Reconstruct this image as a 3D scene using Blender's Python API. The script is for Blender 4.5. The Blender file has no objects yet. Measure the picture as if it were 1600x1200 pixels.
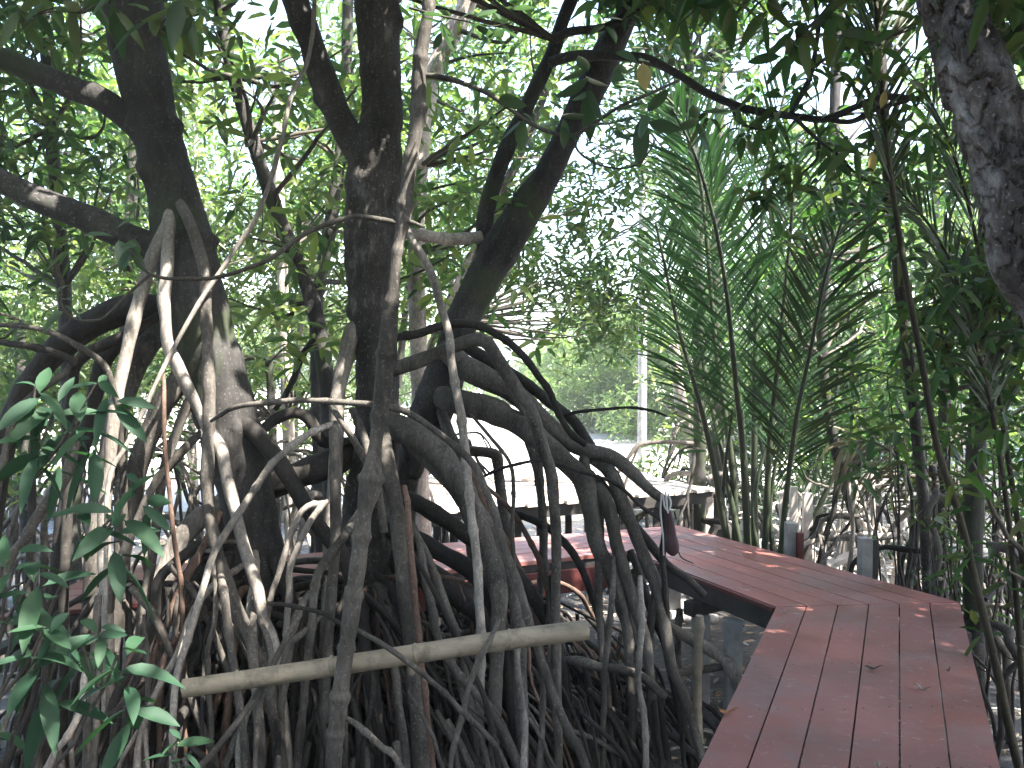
import bpy, math, random
import numpy as np
from mathutils import Vector
random.seed(7); rng = np.random.default_rng(11)
SC = bpy.context.scene
R = math.radians
# ------------------------------------------------------------------ camera, sky, sun, exposure
FPX = 1330.0; CAMZ = 2.4; PITCH = R(1.94)
cd = bpy.data.cameras.new('camera'); cam = bpy.data.objects.new('camera', cd); SC.collection.objects.link(cam)
cd.sensor_width = 36; cd.lens = 36*FPX/1600; cd.clip_end = 600; cd.clip_start = 0.05
cam.location = (0, 0, CAMZ); cam.rotation_euler = (math.pi/2-PITCH, 0, 0)
SC.camera = cam
SUN_EL = R(60); SUN_AZ = R(118)          # azimuth clockwise from +y (view direction): from the right, a little behind
sdir = np.array([math.sin(SUN_AZ)*math.cos(SUN_EL), math.cos(SUN_AZ)*math.cos(SUN_EL), math.sin(SUN_EL)])
W = bpy.data.worlds.new('World'); SC.world = W; W.use_nodes = True
nt = W.node_tree; sk = nt.nodes.new('ShaderNodeTexSky'); sk.sky_type = 'NISHITA'; sk.sun_disc = False
sk.sun_elevation = SUN_EL; sk.sun_rotation = SUN_AZ; sk.dust_density = 3.0; sk.air_density = 1.0
bg = nt.nodes['Background']; bg.inputs['Strength'].default_value = 0.15
nt.links.new(sk.outputs[0], bg.inputs['Color'])
ld = bpy.data.lights.new('sun', 'SUN'); ld.energy = 4.5; ld.angle = R(0.5); ld.color = (1, .95, .86)
sun = bpy.data.objects.new('sun', ld); SC.collection.objects.link(sun)
sun.rotation_euler = Vector(sdir).to_track_quat('Z', 'Y').to_euler()
SC.view_settings.view_transform = 'Standard'; SC.view_settings.look = 'None'; SC.view_settings.gamma = 1
SC.view_settings.exposure = 3.0
SC.cycles.max_bounces = 8; SC.cycles.volume_bounces = 1; SC.cycles.volume_step_rate = 5; SC.cycles.diffuse_bounces = 4; SC.cycles.transmission_bounces = 4

# ------------------------------------------------------------------ geometry helpers
_r = np.array([1., 0, 0]); _f = np.array([0, math.cos(PITCH), -math.sin(PITCH)]); _u = np.array([0, math.sin(PITCH), math.cos(PITCH)])
def P(px, py, d):
    return np.array([0, 0, CAMZ]) + _r*((px-800)/FPX*d) + _f*d - _u*((py-600)/FPX*d)
def G(px, py, z):
    v = _r*((px-800)/FPX) + _f - _u*((py-600)/FPX)
    return np.array([0, 0, CAMZ]) + v*((z-CAMZ)/v[2])
def nrm(v):
    v = np.asarray(v, float); return v/(np.linalg.norm(v, axis=-1, keepdims=True)+1e-12)

class MB:
    def __init__(s): s.v = []; s.f = []; s.n = 0; s.m = []
    def add(s, v, f, mi=0):
        v = np.asarray(v, float).reshape(-1, 3); f = np.asarray(f, int)
        s.v.append(v); s.f.append(f+s.n); s.m.append(np.full(len(f), mi)); s.n += len(v)
    def box(s, c, size, ax=None, mi=0, tilt=None):
        x, y, z = [q/2 for q in size]
        v = np.array([[i*x, j*y, k*z] for k in (-1, 1) for j in (-1, 1) for i in (-1, 1)])
        if ax is not None:       # ax: 3 axes rows
            v = v @ np.asarray(ax)
        s.add(v+np.asarray(c), [[0, 2, 3, 1], [4, 5, 7, 6], [0, 1, 5, 4], [2, 6, 7, 3], [0, 4, 6, 2], [1, 3, 7, 5]], mi)
    def beam(s, a, b, w, h, mi=0):
        a = np.asarray(a, float); b = np.asarray(b, float); d = b-a; L = np.linalg.norm(d); d = d/L
        up = np.array([0, 0, 1.]) if abs(d[2]) < .9 else np.array([0, 1., 0])
        sd = nrm(np.cross(d, up)); up = np.cross(sd, d)
        s.box((a+b)/2, (L, w, h), [d, sd, up], mi)
    def prism(s, quad, z0, z1, mi=0):
        q = np.asarray(quad, float)[:, :2]; n = len(q)
        v = np.concatenate([np.c_[q, np.full(n, z0)], np.c_[q, np.full(n, z1)]])
        s.add(v[:], [[i, (i+1) % n, n+(i+1) % n, n+i] for i in range(n)], mi)
        if n == 4: s.add(v, [[3, 2, 1, 0], [4, 5, 6, 7]], mi)
    def build(s, name, mats, parent=None, smooth=True, bevel=0):
        me = bpy.data.meshes.new(name)
        V = np.concatenate(s.v) if s.v else np.zeros((0, 3))
        if parent is not None: 
            off = np.array(parent['_w']); V = V-off
        polys = [f for f in s.f if len(f)]
        sizes = np.concatenate([np.full(len(f), f.shape[1]) for f in polys]); idx = np.concatenate([f.ravel() for f in polys])
        mi = np.concatenate(s.m)
        me.vertices.add(len(V)); me.vertices.foreach_set('co', V.ravel())
        me.loops.add(len(idx)); me.loops.foreach_set('vertex_index', idx.astype(np.int32))
        me.polygons.add(len(sizes)); st = np.concatenate([[0], np.cumsum(sizes)[:-1]])
        me.polygons.foreach_set('loop_start', st.astype(np.int32))
        me.polygons.foreach_set('use_smooth', np.full(len(sizes), smooth)); me.polygons.foreach_set('material_index', mi.astype(np.int32))
        for m in (mats if isinstance(mats, (list, tuple)) else [mats]): me.materials.append(m)
        me.update(calc_edges=True); me.validate()
        o = bpy.data.objects.new(name, me); SC.collection.objects.link(o)
        if parent is not None: o.parent = parent; o['_w'] = parent['_w']
        if bevel:
            b = o.modifiers.new('bevel', 'BEVEL'); b.width = bevel; b.segments = 2; b.limit_method = 'ANGLE'
        return o

def thing(name, label, cat, loc, group=None):
    o = bpy.data.objects.new(name, None); SC.collection.objects.link(o); o.empty_display_size = .2
    o.location = loc; o['label'] = label; o['category'] = cat; o['_w'] = [float(q) for q in loc]
    if group: o['group'] = group
    return o
def tag(o, label=None, cat=None, group=None, kind=None):
    for k, v in (('label', label), ('category', cat), ('group', group), ('kind', kind)):
        if v: o[k] = v
    return o

def catmull(pts, step):
    pts = np.asarray(pts, float)
    if len(pts) < 3:
        n = max(2, int(np.linalg.norm(pts[1, :3]-pts[0, :3])/step)+1)
        t = np.linspace(0, 1, n)[:, None]; return pts[0]*(1-t)+pts[1]*t
    p = np.vstack([2*pts[0]-pts[1], pts, 2*pts[-1]-pts[-2]]); out = []
    for i in range(1, len(p)-2):
        n = max(1, int(np.linalg.norm(p[i+1, :3]-p[i, :3])/step+.5))
        t = (np.arange(n)/n)[:, None]
        a, b, c, d = p[i-1], p[i], p[i+1], p[i+2]
        out.append(.5*((2*b)+(c-a)*t+(2*a-5*b+4*c-d)*t*t+(-a+3*b-3*c+d)*t**3))
    out.append(p[-2][None]); return np.vstack(out)
def snoise(n, k, amp):
    """smooth 1-d noise of n samples with about k bumps"""
    m = max(2, int(k)+2); return np.interp(np.linspace(0, m-1, n), np.arange(m), rng.normal(0, amp, m))

def tube(mb, pts, step=.04, sides=8, lump=.08, lobe=0., mi=0, cap=True, wob=0., nodes=0., plates=None, knobs=0):
    """pts: rows x y z r"""
    c = catmull(pts, step); n = len(c); X = c[:, :3].copy(); r = np.maximum(c[:, 3], .0006)
    if wob:
        L = n*step
        for k in range(3): X[1:-1, k] += snoise(n, L/.12, wob)[1:-1]*np.minimum(1, np.minimum(np.arange(n), np.arange(n)[::-1])/3)[1:-1]
    T = nrm(np.gradient(X, axis=0))
    ref = np.array([0.31, -0.9, 0.17]); 
    N = np.zeros_like(T); a = nrm(np.cross(T[0], ref)); N[0] = a
    for i in range(1, n):
        a = a-T[i]*a.dot(T[i]); a = a/np.linalg.norm(a); N[i] = a
    B = np.cross(T, N)
    th = np.linspace(0, 2*math.pi, sides, endpoint=False)
    rr = r*(1+snoise(n, n*step/.07, lump))
    if nodes:
        s_ = np.arange(n)*step; q = rng.uniform(.6, 1.4)
        ph = (s_*q/nodes+.25*np.sin(s_*3)) % 1.0
        rr = rr*(1+.28*np.exp(-((ph-.5)/.07)**2))
    Rg = np.repeat(rr[:, None], sides, 1)
    if lobe:
        for k in (2, 3, 5):
            ph = np.cumsum(rng.normal(0, .08, n))+rng.uniform(0, 6)
            am = lobe*(.8 if k == 2 else .6 if k == 3 else .4)*(1+snoise(n, n*step/.3, .5))
            Rg = Rg*(1+am[:, None]*np.sin(k*th[None]+ph[:, None]))
        Rg = Rg*(1+rng.normal(0, lobe*.1, Rg.shape))
    for _ in range(knobs):
        i0 = rng.integers(2, n-2); t0 = rng.uniform(0, 6.283); sg = rng.uniform(.018, .05); am = r[i0]*rng.uniform(.12, .42)*rng.choice([1, 1, -.6])
        da = (th-t0+math.pi) % (2*math.pi)-math.pi; ds = (np.arange(n)-i0)*step
        Rg = Rg+am*np.exp(-(ds[:, None]/sg)**2*.5-(da[None]*r[i0]/(sg*.8))**2*.5)
    if plates:
        sz, dep = plates; s_ = np.arange(n)*step
        U = np.stack(np.broadcast_arrays(th[None]*r.mean()/sz, (s_/(sz*1.7))[:, None]), -1).reshape(-1, 2)
        U = U+.25*np.sin(U[:, ::-1]*5.1)+.1*np.sin(U[:, ::-1]*17)
        per = 2*math.pi*r.mean()/sz; m = max(4, int(per*U[:, 1].max()*1.0))
        S = np.c_[rng.uniform(0, per, m), rng.uniform(0, U[:, 1].max(), m)]; H = rng.uniform(0, 1, m)
        dx = np.abs(U[:, None, 0]-S[None, :, 0]); dx = np.minimum(dx, per-dx); D = dx**2+(U[:, None, 1]-S[None, :, 1])**2
        o2 = np.argsort(D, 1)[:, :2]; d1 = np.sqrt(np.take_along_axis(D, o2, 1)); h = H[o2[:, 0]]
        slope = (U[:, 1]-S[o2[:, 0], 1])
        h = h*dep+.5*dep*slope; h -= dep*.8*np.exp(-((d1[:, 1]-d1[:, 0])/.08)**2)
        Rg = Rg+h.reshape(Rg.shape)
    V = X[:, None, :]+Rg[..., None]*(np.cos(th)[None, :, None]*N[:, None]+np.sin(th)[None, :, None]*B[:, None])
    i = np.arange(n-1)[:, None]; j = np.arange(sides)[None]; j2 = (j+1) % sides
    F = np.stack([i*sides+j, i*sides+j2, (i+1)*sides+j2, (i+1)*sides+j], -1).reshape(-1, 4)
    mb.add(V, F, mi)
    if cap:
        for e, ring, s in ((0, 0, 1), (n-1, n-1, -1)):
            base = mb.n; vv = np.vstack([V[ring], X[ring]-T[ring]*s*rr[ring]*.3])
            k = np.arange(sides); k2 = (k+1) % sides
            f = np.c_[k2, k, np.full(sides, sides)] if s > 0 else np.c_[k, k2, np.full(sides, sides)]
            mb.add(vv, f, mi)
    return X

# ---- leaves
HOLES = []      # gaps in the canopy through which sun reaches the points listed here
def leaf_template(kind):
    if kind == 'near':
        t = [0, .04, .16, .34, .52, .7, .86, 1.0]; w = [.05, .08, .6, .95, 1, .84, .48, .02]
        v = []; f = []
        for a, b in zip(t, w): v += [(a, -b*.5, .10*b), (a, 0, 0), (a, b*.5, .10*b)]
        for i in range(len(t)-1):
            k = 3*i; f += [(k, k+3, k+4, k+1), (k+1, k+4, k+5, k+2)]
        return np.array(v), np.array(f)
    if kind == 'mid':
        v = [(0, 0, 0), (.3, -.46, .05), (.72, -.36, .05), (1, 0, 0), (.72, .36, .05), (.3, .46, .05), (.5, 0, 0)]
        return np.array(v, float), np.array([(0, 1, 2, 6), (6, 2, 3, 3), (0, 6, 4, 5), (6, 3, 4, 4)])
    v = [(0, 0, 0), (.3, -.45, .06), (.74, -.34, .06), (1, 0, 0), (.74, .34, .06), (.3, .45, .06)]
    return np.array(v, float), np.array([(0, 1, 2, 3), (0, 3, 4, 5)])
def put_leaves(mb, base, d, up, L, Wd, droop, kind='far', mi=0):
    tv, tf = leaf_template(kind)
    if kind == 'mid': tv, tf = leaf_template('far')
    base = np.asarray(base); d = nrm(d); sd = nrm(np.cross(d, up)); n = np.cross(sd, d)
    L = np.broadcast_to(L, len(base)); Wd = np.broadcast_to(Wd, len(base)); droop = np.broadcast_to(droop, len(base))
    t, s, h = tv[:, 0], tv[:, 1], tv[:, 2]
    V = base[:, None]+d[:, None]*(t[None]*L[:, None])[..., None]+sd[:, None]*(s[None]*Wd[:, None])[..., None]+n[:, None]*(h[None]*Wd[:, None]*2)[..., None]
    V[..., 2] -= (droop[:, None]*L[:, None]*t[None]**2)
    k = len(tv); F = (tf[None]+(np.arange(len(base))*k)[:, None, None]).reshape(-1, tf.shape[1])
    mb.add(V, F, mi)
def rosettes(mb, C, L, nl=7, kind='far', wr=.36, ax=None, spread=.25, cull=True, mi=0, droop=.25, el0=.75):
    C = np.asarray(C, float)
    if cull and HOLES and len(C):
        keep = np.ones(len(C), bool)
        for T, hr in HOLES:
            q = C-T; a = q@sdir; dist = np.linalg.norm(q-a[:, None]*sdir, axis=1)
            keep &= ~((dist < hr+.05) & (a > .12))
        C = C[keep]
    if not len(C): return
    n = len(C)
    A = nrm(np.array([0, 0, 1.])+rng.normal(0, .45, (n, 3))) if ax is None else nrm(np.asarray(ax)+rng.normal(0, .15, (n, 3)))
    e1 = nrm(np.cross(A, rng.normal(0, 1, (n, 3)))); e2 = np.cross(A, e1)
    for j in range(nl):
        az = j*2.4+rng.normal(0, .25, n); el = (el0-1.15*j/max(1, nl-1))+rng.normal(0, spread, n)
        d = (np.cos(az)[:, None]*e1+np.sin(az)[:, None]*e2)*np.cos(el)[:, None]+A*np.sin(el)[:, None]
        l = L*rng.uniform(.65, 1.1, n)*(.75 if j == 0 else 1)
        put_leaves(mb, C+rng.normal(0, .008, (n, 3))-A*.012*j*(L/.1), d, A+rng.normal(0, .3, (n, 3)), l, l*wr*rng.uniform(.8, 1.15, n), rng.uniform(0, droop*2, n), kind, mi)

# ------------------------------------------------------------------ materials
def newmat(name):
    m = bpy.data.materials.new(name); m.use_nodes = True; t = m.node_tree; b = t.nodes['Principled BSDF']; return m, t, b
def N(t, ty, **k):
    n = t.nodes.new(ty)
    for a, v in k.items():
        if hasattr(n, a): setattr(n, a, v)
        else: n.inputs[a].default_value = v
    return n
def ramp(t, stops, fac):
    n = t.nodes.new('ShaderNodeValToRGB'); e = n.color_ramp.elements
    while len(e) < len(stops): e.new(.5)
    for q, (p, c) in zip(e, stops): q.position = p; q.color = (*c, 1)
    t.links.new(fac, n.inputs[0]); return n
def bark(name, dark, mid, light, scale=9, zs=.35, bump=.5, rough=.85, light_at=.62, moss=None):
    m, t, b = newmat(name); tc = N(t, 'ShaderNodeTexCoord'); mp = N(t, 'ShaderNodeMapping'); mp.inputs['Scale'].default_value = (1, 1, zs)
    geo = N(t, 'ShaderNodeNewGeometry')
    t.links.new(geo.outputs['Position'], mp.inputs[0])
    n1 = N(t, 'ShaderNodeTexNoise', Scale=scale, Detail=8., Roughness=.65); n2 = N(t, 'ShaderNodeTexNoise', Scale=scale*7, Detail=4., Roughness=.6)
    t.links.new(mp.outputs[0], n1.inputs['Vector']); t.links.new(mp.outputs[0], n2.inputs['Vector'])
    rp = ramp(t, [(.3, dark), (.5, mid), (light_at, mid), (light_at+.12, light)], n1.outputs[0])
    mx = N(t, 'ShaderNodeMix', data_type='RGBA', blend_type='MULTIPLY'); mx.inputs[0].default_value = .75
    r2 = ramp(t, [(.3, (.45, .45, .45)), (.62, (1.15, 1.13, 1.1))], n2.outputs[0])
    t.links.new(rp.outputs[0], mx.inputs[6]); t.links.new(r2.outputs[0], mx.inputs[7])
    out = mx.outputs[2]
    n6 = N(t, 'ShaderNodeTexNoise', Scale=75., Detail=3., Roughness=.55); t.links.new(geo.outputs['Position'], n6.inputs['Vector'])
    r6 = ramp(t, [(.60, (0, 0, 0)), (.67, (.6, .6, .6))], n6.outputs[0]); m6 = N(t, 'ShaderNodeMix', data_type='RGBA'); t.links.new(r6.outputs[0], m6.inputs[0]); t.links.new(out, m6.inputs[6]); m6.inputs[7].default_value = (*light, 1); out = m6.outputs[2]
    n7 = N(t, 'ShaderNodeTexNoise', Scale=3.1, Detail=3.); t.links.new(geo.outputs['Position'], n7.inputs['Vector'])
    r7 = ramp(t, [(.35, (.6, .58, .56)), (.65, (1.35, 1.33, 1.3))], n7.outputs[0]); m7 = N(t, 'ShaderNodeMix', data_type='RGBA', blend_type='MULTIPLY'); m7.inputs[0].default_value = 1
    t.links.new(out, m7.inputs[6]); t.links.new(r7.outputs[0], m7.inputs[7]); out = m7.outputs[2]
    if moss:
        n3 = N(t, 'ShaderNodeTexNoise', Scale=2.2, Detail=5.); t.links.new(geo.outputs['Position'], n3.inputs['Vector'])
        rm = ramp(t, [(.52, (0, 0, 0)), (.62, (1, 1, 1))], n3.outputs[0]); m2 = N(t, 'ShaderNodeMix', data_type='RGBA')
        ml = N(t, 'ShaderNodeMath', operation='MULTIPLY'); ml.inputs[1].default_value = .6; t.links.new(rm.outputs[0], ml.inputs[0])
        t.links.new(ml.outputs[0], m2.inputs[0]); t.links.new(out, m2.inputs[6]); m2.inputs[7].default_value = (*moss, 1); out = m2.outputs[2]
    t.links.new(out, b.inputs['Base Color']); b.inputs['Roughness'].default_value = rough; b.inputs['Specular IOR Level'].default_value = .3
    ad = N(t, 'ShaderNodeMath', operation='MULTIPLY_ADD'); ad.inputs[1].default_value = .5
    t.links.new(n2.outputs[0], ad.inputs[0]); t.links.new(n1.outputs[0], ad.inputs[2])
    bp = N(t, 'ShaderNodeBump', Strength=bump, Distance=.012); t.links.new(ad.outputs[0], bp.inputs['Height']); t.links.new(bp.outputs[0], b.inputs['Normal'])
    return m
def leafmat(name, cols, tr=.45, rough=.45, trc=(1.35, 1.6, .8), spec=.4):
    m, t, b = newmat(name); g = N(t, 'ShaderNodeNewGeometry')
    n = len(cols); rp = ramp(t, [(i/max(1, n-1)*.98, c) for i, c in enumerate(cols)], g.outputs['Random Per Island']); rp.color_ramp.interpolation = 'LINEAR'
    t.links.new(rp.outputs[0], b.inputs['Base Color']); b.inputs['Roughness'].default_value = rough; b.inputs['Specular IOR Level'].default_value = spec
    mu = N(t, 'ShaderNodeMix', data_type='RGBA', blend_type='MULTIPLY'); mu.inputs[0].default_value = 1; t.links.new(rp.outputs[0], mu.inputs[6]); mu.inputs[7].default_value = (*trc, 1)
    tl = N(t, 'ShaderNodeBsdfTranslucent'); t.links.new(mu.outputs[2], tl.inputs[0])
    ms = N(t, 'ShaderNodeMixShader'); ms.inputs[0].default_value = tr
    t.links.new(b.outputs[0], ms.inputs[1]); t.links.new(tl.outputs[0], ms.inputs[2]); t.links.new(ms.outputs[0], t.nodes['Material Output'].inputs[0])
    return m
def wood(name, c1, c2, scale=6, rough=.7, stretch=(1, 1, 1), bump=.2, wear=None, spec=.4):
    m, t, b = newmat(name); g = N(t, 'ShaderNodeNewGeometry'); mp = N(t, 'ShaderNodeMapping'); mp.inputs['Scale'].default_value = stretch
    t.links.new(g.outputs['Position'], mp.inputs[0])
    n1 = N(t, 'ShaderNodeTexNoise', Scale=scale, Detail=7., Roughness=.6); t.links.new(mp.outputs[0], n1.inputs['Vector'])
    rp = ramp(t, [(.32, c1), (.68, c2)], n1.outputs[0]); out = rp.outputs[0]
    rr = N(t, 'ShaderNodeMix', data_type='RGBA', blend_type='MULTIPLY'); rr.inputs[0].default_value = .5
    r3 = ramp(t, [(0, (.72, .72, .72)), (1, (1.2, 1.2, 1.2))], g.outputs['Random Per Island']); t.links.new(out, rr.inputs[6]); t.links.new(r3.outputs[0], rr.inputs[7]); out = rr.outputs[2]
    if wear:
        n3 = N(t, 'ShaderNodeTexNoise', Scale=wear[1], Detail=9., Roughness=.7); t.links.new(g.outputs['Position'], n3.inputs['Vector'])
        r4 = ramp(t, [(.5, (0, 0, 0)), (.75, (wear[2],)*3)], n3.outputs[0]); m2 = N(t, 'ShaderNodeMix', data_type='RGBA')
        t.links.new(r4.outputs[0], m2.inputs[0]); t.links.new(out, m2.inputs[6]); m2.inputs[7].default_value = (*wear[0], 1); out = m2.outputs[2]
    if name == 'red_deck_paint':
        for sc_, th_, am_, col_ in ((24, .61, .6, (.34, .29, .28)), (60, .66, .6, (.03, .02, .02)), (1.1, .5, .25, (.16, .12, .12))):
            n5 = N(t, 'ShaderNodeTexNoise', Scale=sc_, Detail=4., Roughness=.6, Distortion=.6); t.links.new(g.outputs['Position'], n5.inputs['Vector'])
            r5 = ramp(t, [(th_, (0, 0, 0)), (th_+.09, (am_,)*3)], n5.outputs[0]); m5 = N(t, 'ShaderNodeMix', data_type='RGBA')
            t.links.new(r5.outputs[0], m5.inputs[0]); t.links.new(out, m5.inputs[6]); m5.inputs[7].default_value = (*col_, 1); out = m5.outputs[2]
    t.links.new(out, b.inputs['Base Color']); b.inputs['Roughness'].default_value = rough; b.inputs['Specular IOR Level'].default_value = spec
    n4 = N(t, 'ShaderNodeTexNoise', Scale=scale*6, Detail=5.); t.links.new(mp.outputs[0], n4.inputs['Vector'])
    bp = N(t, 'ShaderNodeBump', Strength=bump, Distance=.004); t.links.new(n4.outputs[0], bp.inputs['Height']); t.links.new(bp.outputs[0], b.inputs['Normal'])
    if rough < .6:
        rr2 = ramp(t, [(.3, (rough-.08,)*3), (.7, (rough+.22,)*3)], n1.outputs[0]); t.links.new(rr2.outputs[0], b.inputs['Roughness'])
    return m

M = {}
M['trunk'] = bark('mangrove_bark', (.014, .014, .014), (.040, .038, .038), (.13, .128, .125), scale=5, bump=.8, moss=(.035, .05, .02))
M['trunkB'] = bark('rough_mangrove_bark', (.012, .011, .010), (.040, .036, .034), (.18, .172, .165), scale=6, bump=1.0, light_at=.56)
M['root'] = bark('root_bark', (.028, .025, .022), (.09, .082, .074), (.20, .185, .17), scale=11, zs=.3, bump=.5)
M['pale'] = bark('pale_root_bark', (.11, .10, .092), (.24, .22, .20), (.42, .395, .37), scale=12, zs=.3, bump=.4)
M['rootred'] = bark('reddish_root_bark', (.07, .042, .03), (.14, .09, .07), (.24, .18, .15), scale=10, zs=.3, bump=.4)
M['darkroot'] = bark('shaded_root_bark', (.012, .011, .010), (.028, .025, .023), (.065, .06, .056), scale=9, bump=.5)  # darker copy of the root bark: shade among the roots put into the colour
M['flaky'] = bark('flaky_bark', (.035, .026, .024), (.12, .105, .105), (.27, .26, .27), scale=8, zs=.6, bump=1.0, light_at=.52)
M['whitebark'] = bark('white_patchy_bark', (.16, .14, .12), (.42, .38, .35), (.62, .58, .54), scale=8, zs=.6, bump=.8)
M['twig'] = bark('twig_bark', (.03, .027, .024), (.07, .065, .055), (.14, .13, .12), scale=14, bump=.3)
M['bamboo'] = wood('bamboo_skin', (.17, .14, .10), (.32, .27, .20), scale=5, rough=.5, stretch=(.6, 3, 3), bump=.2, wear=((.09, .075, .055), 13, 1.0))
M['deck'] = wood('red_deck_paint', (.20, .070, .056), (.32, .122, .10), scale=3.2, rough=.42, bump=.35, wear=((.20, .165, .165), 2.2, .8), spec=.5)
M['deckedge'] = wood('red_edge_paint', (.075, .018, .017), (.13, .032, .028), scale=5, rough=.5)
M['darkwood'] = wood('dark_timber', (.02, .018, .017), (.06, .052, .048), scale=7, bump=.4)
M['greywood'] = wood('weathered_timber', (.30, .27, .25), (.52, .49, .46), scale=7, stretch=(1, 1, .2), bump=.5)
M['concrete'] = wood('concrete_post', (.22, .22, .22), (.36, .355, .35), scale=8, rough=.85, bump=.3, wear=((.12, .11, .1), 5, .8))
M['platform'] = wood('bleached_boards', (.42, .37, .33), (.66, .60, .55), scale=5, bump=.4)
M['bleach'] = bark('bleached_root', (.34, .32, .30), (.56, .54, .51), (.72, .70, .67), scale=9, bump=.3)
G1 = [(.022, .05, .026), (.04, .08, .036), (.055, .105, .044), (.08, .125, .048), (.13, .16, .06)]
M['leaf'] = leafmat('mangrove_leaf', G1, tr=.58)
M['leafy'] = leafmat('sunny_mangrove_leaf', [(.055, .095, .05), (.08, .125, .06), (.11, .155, .065), (.19, .215, .085)], tr=.55)  # brighter leaf copy: sunlight put into the colour
M['leaffar'] = leafmat('far_leaf', [(.10, .14, .06), (.12, .18, .075), (.16, .21, .08)], tr=.6, trc=(1.3, 1.5, .9))  # far leaves paler still: overexposed sunlight painted into the colour
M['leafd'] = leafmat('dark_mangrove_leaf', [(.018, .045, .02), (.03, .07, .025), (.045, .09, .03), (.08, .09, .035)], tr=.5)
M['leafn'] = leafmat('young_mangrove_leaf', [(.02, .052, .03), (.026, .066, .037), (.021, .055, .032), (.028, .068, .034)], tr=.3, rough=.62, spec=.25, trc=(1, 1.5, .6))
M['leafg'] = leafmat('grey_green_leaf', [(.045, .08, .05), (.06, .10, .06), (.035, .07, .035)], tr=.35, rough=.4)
M['palm'] = leafmat('palm_leaflet', [(.022, .05, .025), (.033, .075, .036), (.045, .095, .045)], tr=.4, rough=.4)
M['palmd'] = leafmat('dark_palm_leaflet', [(.012, .03, .012), (.022, .045, .018), (.045, .05, .02)], tr=.3, rough=.5)
M['rachis'] = wood('palm_stalk', (.018, .028, .014), (.04, .05, .024), scale=6, rough=.5)
M['yellow'] = leafmat('yellow_leaf', [(.34, .25, .06), (.38, .33, .14)], tr=.5, trc=(1.2, 1.1, .8))
M['orange'] = leafmat('orange_brown_leaf', [(.30, .10, .03), (.36, .15, .05)], tr=.2, trc=(1.1, 1, .8))
M['deadleaf'] = leafmat('dead_leaf', [(.10, .06, .04), (.3, .2, .12), (.42, .36, .28), (.2, .1, .05)], tr=.1, trc=(1, 1, 1))

# mud
def mudmat(name, c1, c2, c3, rough):
    m, t, b = newmat(name); g = N(t, 'ShaderNodeNewGeometry')
    n1 = N(t, 'ShaderNodeTexNoise', Scale=1.6, Detail=9., Roughness=.65); n2 = N(t, 'ShaderNodeTexNoise', Scale=22., Detail=6., Roughness=.7)
    for n in (n1, n2): t.links.new(g.outputs['Position'], n.inputs['Vector'])
    rp = ramp(t, [(.3, c1), (.55, c2), (.75, c3)], n1.outputs[0])
    mx = N(t, 'ShaderNodeMix', data_type='RGBA', blend_type='MULTIPLY'); mx.inputs[0].default_value = .8
    r2 = ramp(t, [(.3, (.5, .5, .5)), (.7, (1.2, 1.2, 1.2))], n2.outputs[0]); t.links.new(rp.outputs[0], mx.inputs[6]); t.links.new(r2.outputs[0], mx.inputs[7])
    t.links.new(mx.outputs[2], b.inputs['Base Color']); r3 = ramp(t, [(.4, (rough,)*3), (.6, (rough+.4,)*3)], n1.outputs[0]); t.links.new(r3.outputs[0], b.inputs['Roughness'])
    bp = N(t, 'ShaderNodeBump', Strength=.8, Distance=.03); t.links.new(n2.outputs[0], bp.inputs['Height']); t.links.new(bp.outputs[0], b.inputs['Normal']); return m
M['mud'] = mudmat('wet_mud', (.02, .019, .018), (.05, .047, .045), (.15, .147, .145), .25)
M['yard'] = mudmat('pale_dry_ground', (.40, .38, .34), (.52, .50, .46), (.60, .58, .54), .55)

# ------------------------------------------------------------------ ground
mb = MB()
xs = np.concatenate([np.linspace(-300, -14, 12)[:-1], np.linspace(-14, 14, 190), np.linspace(14, 300, 12)[1:]])
ys = np.concatenate([np.linspace(-300, -6, 10)[:-1], np.linspace(-6, 15, 150), np.linspace(15, 500, 18)[1:]])
XX, YY = np.meshgrid(xs, ys); near = np.clip(1-np.maximum(np.abs(XX)-12, 0)/3, 0, 1)*np.clip(1-np.maximum(YY-13, 0)/2, 0, 1)
ZZ = -.02+near*(.035*np.sin(XX*3.1+1.3*np.sin(YY*2.3))*np.cos(YY*2.7+np.sin(XX*1.7))+.02*np.sin(XX*9+YY*5)*np.sin(YY*11-XX*3)+rng.normal(0, .008, XX.shape))
nx, ny = len(xs), len(ys); i = np.arange(ny-1)[:, None]; j = np.arange(nx-1)[None]
mb.add(np.stack([XX, YY, ZZ], -1), np.stack([i*nx+j, i*nx+j+1, (i+1)*nx+j+1, (i+1)*nx+j], -1).reshape(-1, 4))
tag(mb.build('ground', M['mud']), kind='structure')
mb = MB(); mb.prism([(-22, 11.5), (3.2, 12.5), (9, 17), (20, 60), (-30, 60)][:4], -.1, .1)
mb = MB(); q = np.array([(-30, 12.0), (3.0, 12.6), (34, 62), (-46, 62)], float); mb.prism(q, -.1, .1)
tag(mb.build('clearing_ground', M['yard'], smooth=False), kind='structure')

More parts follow.
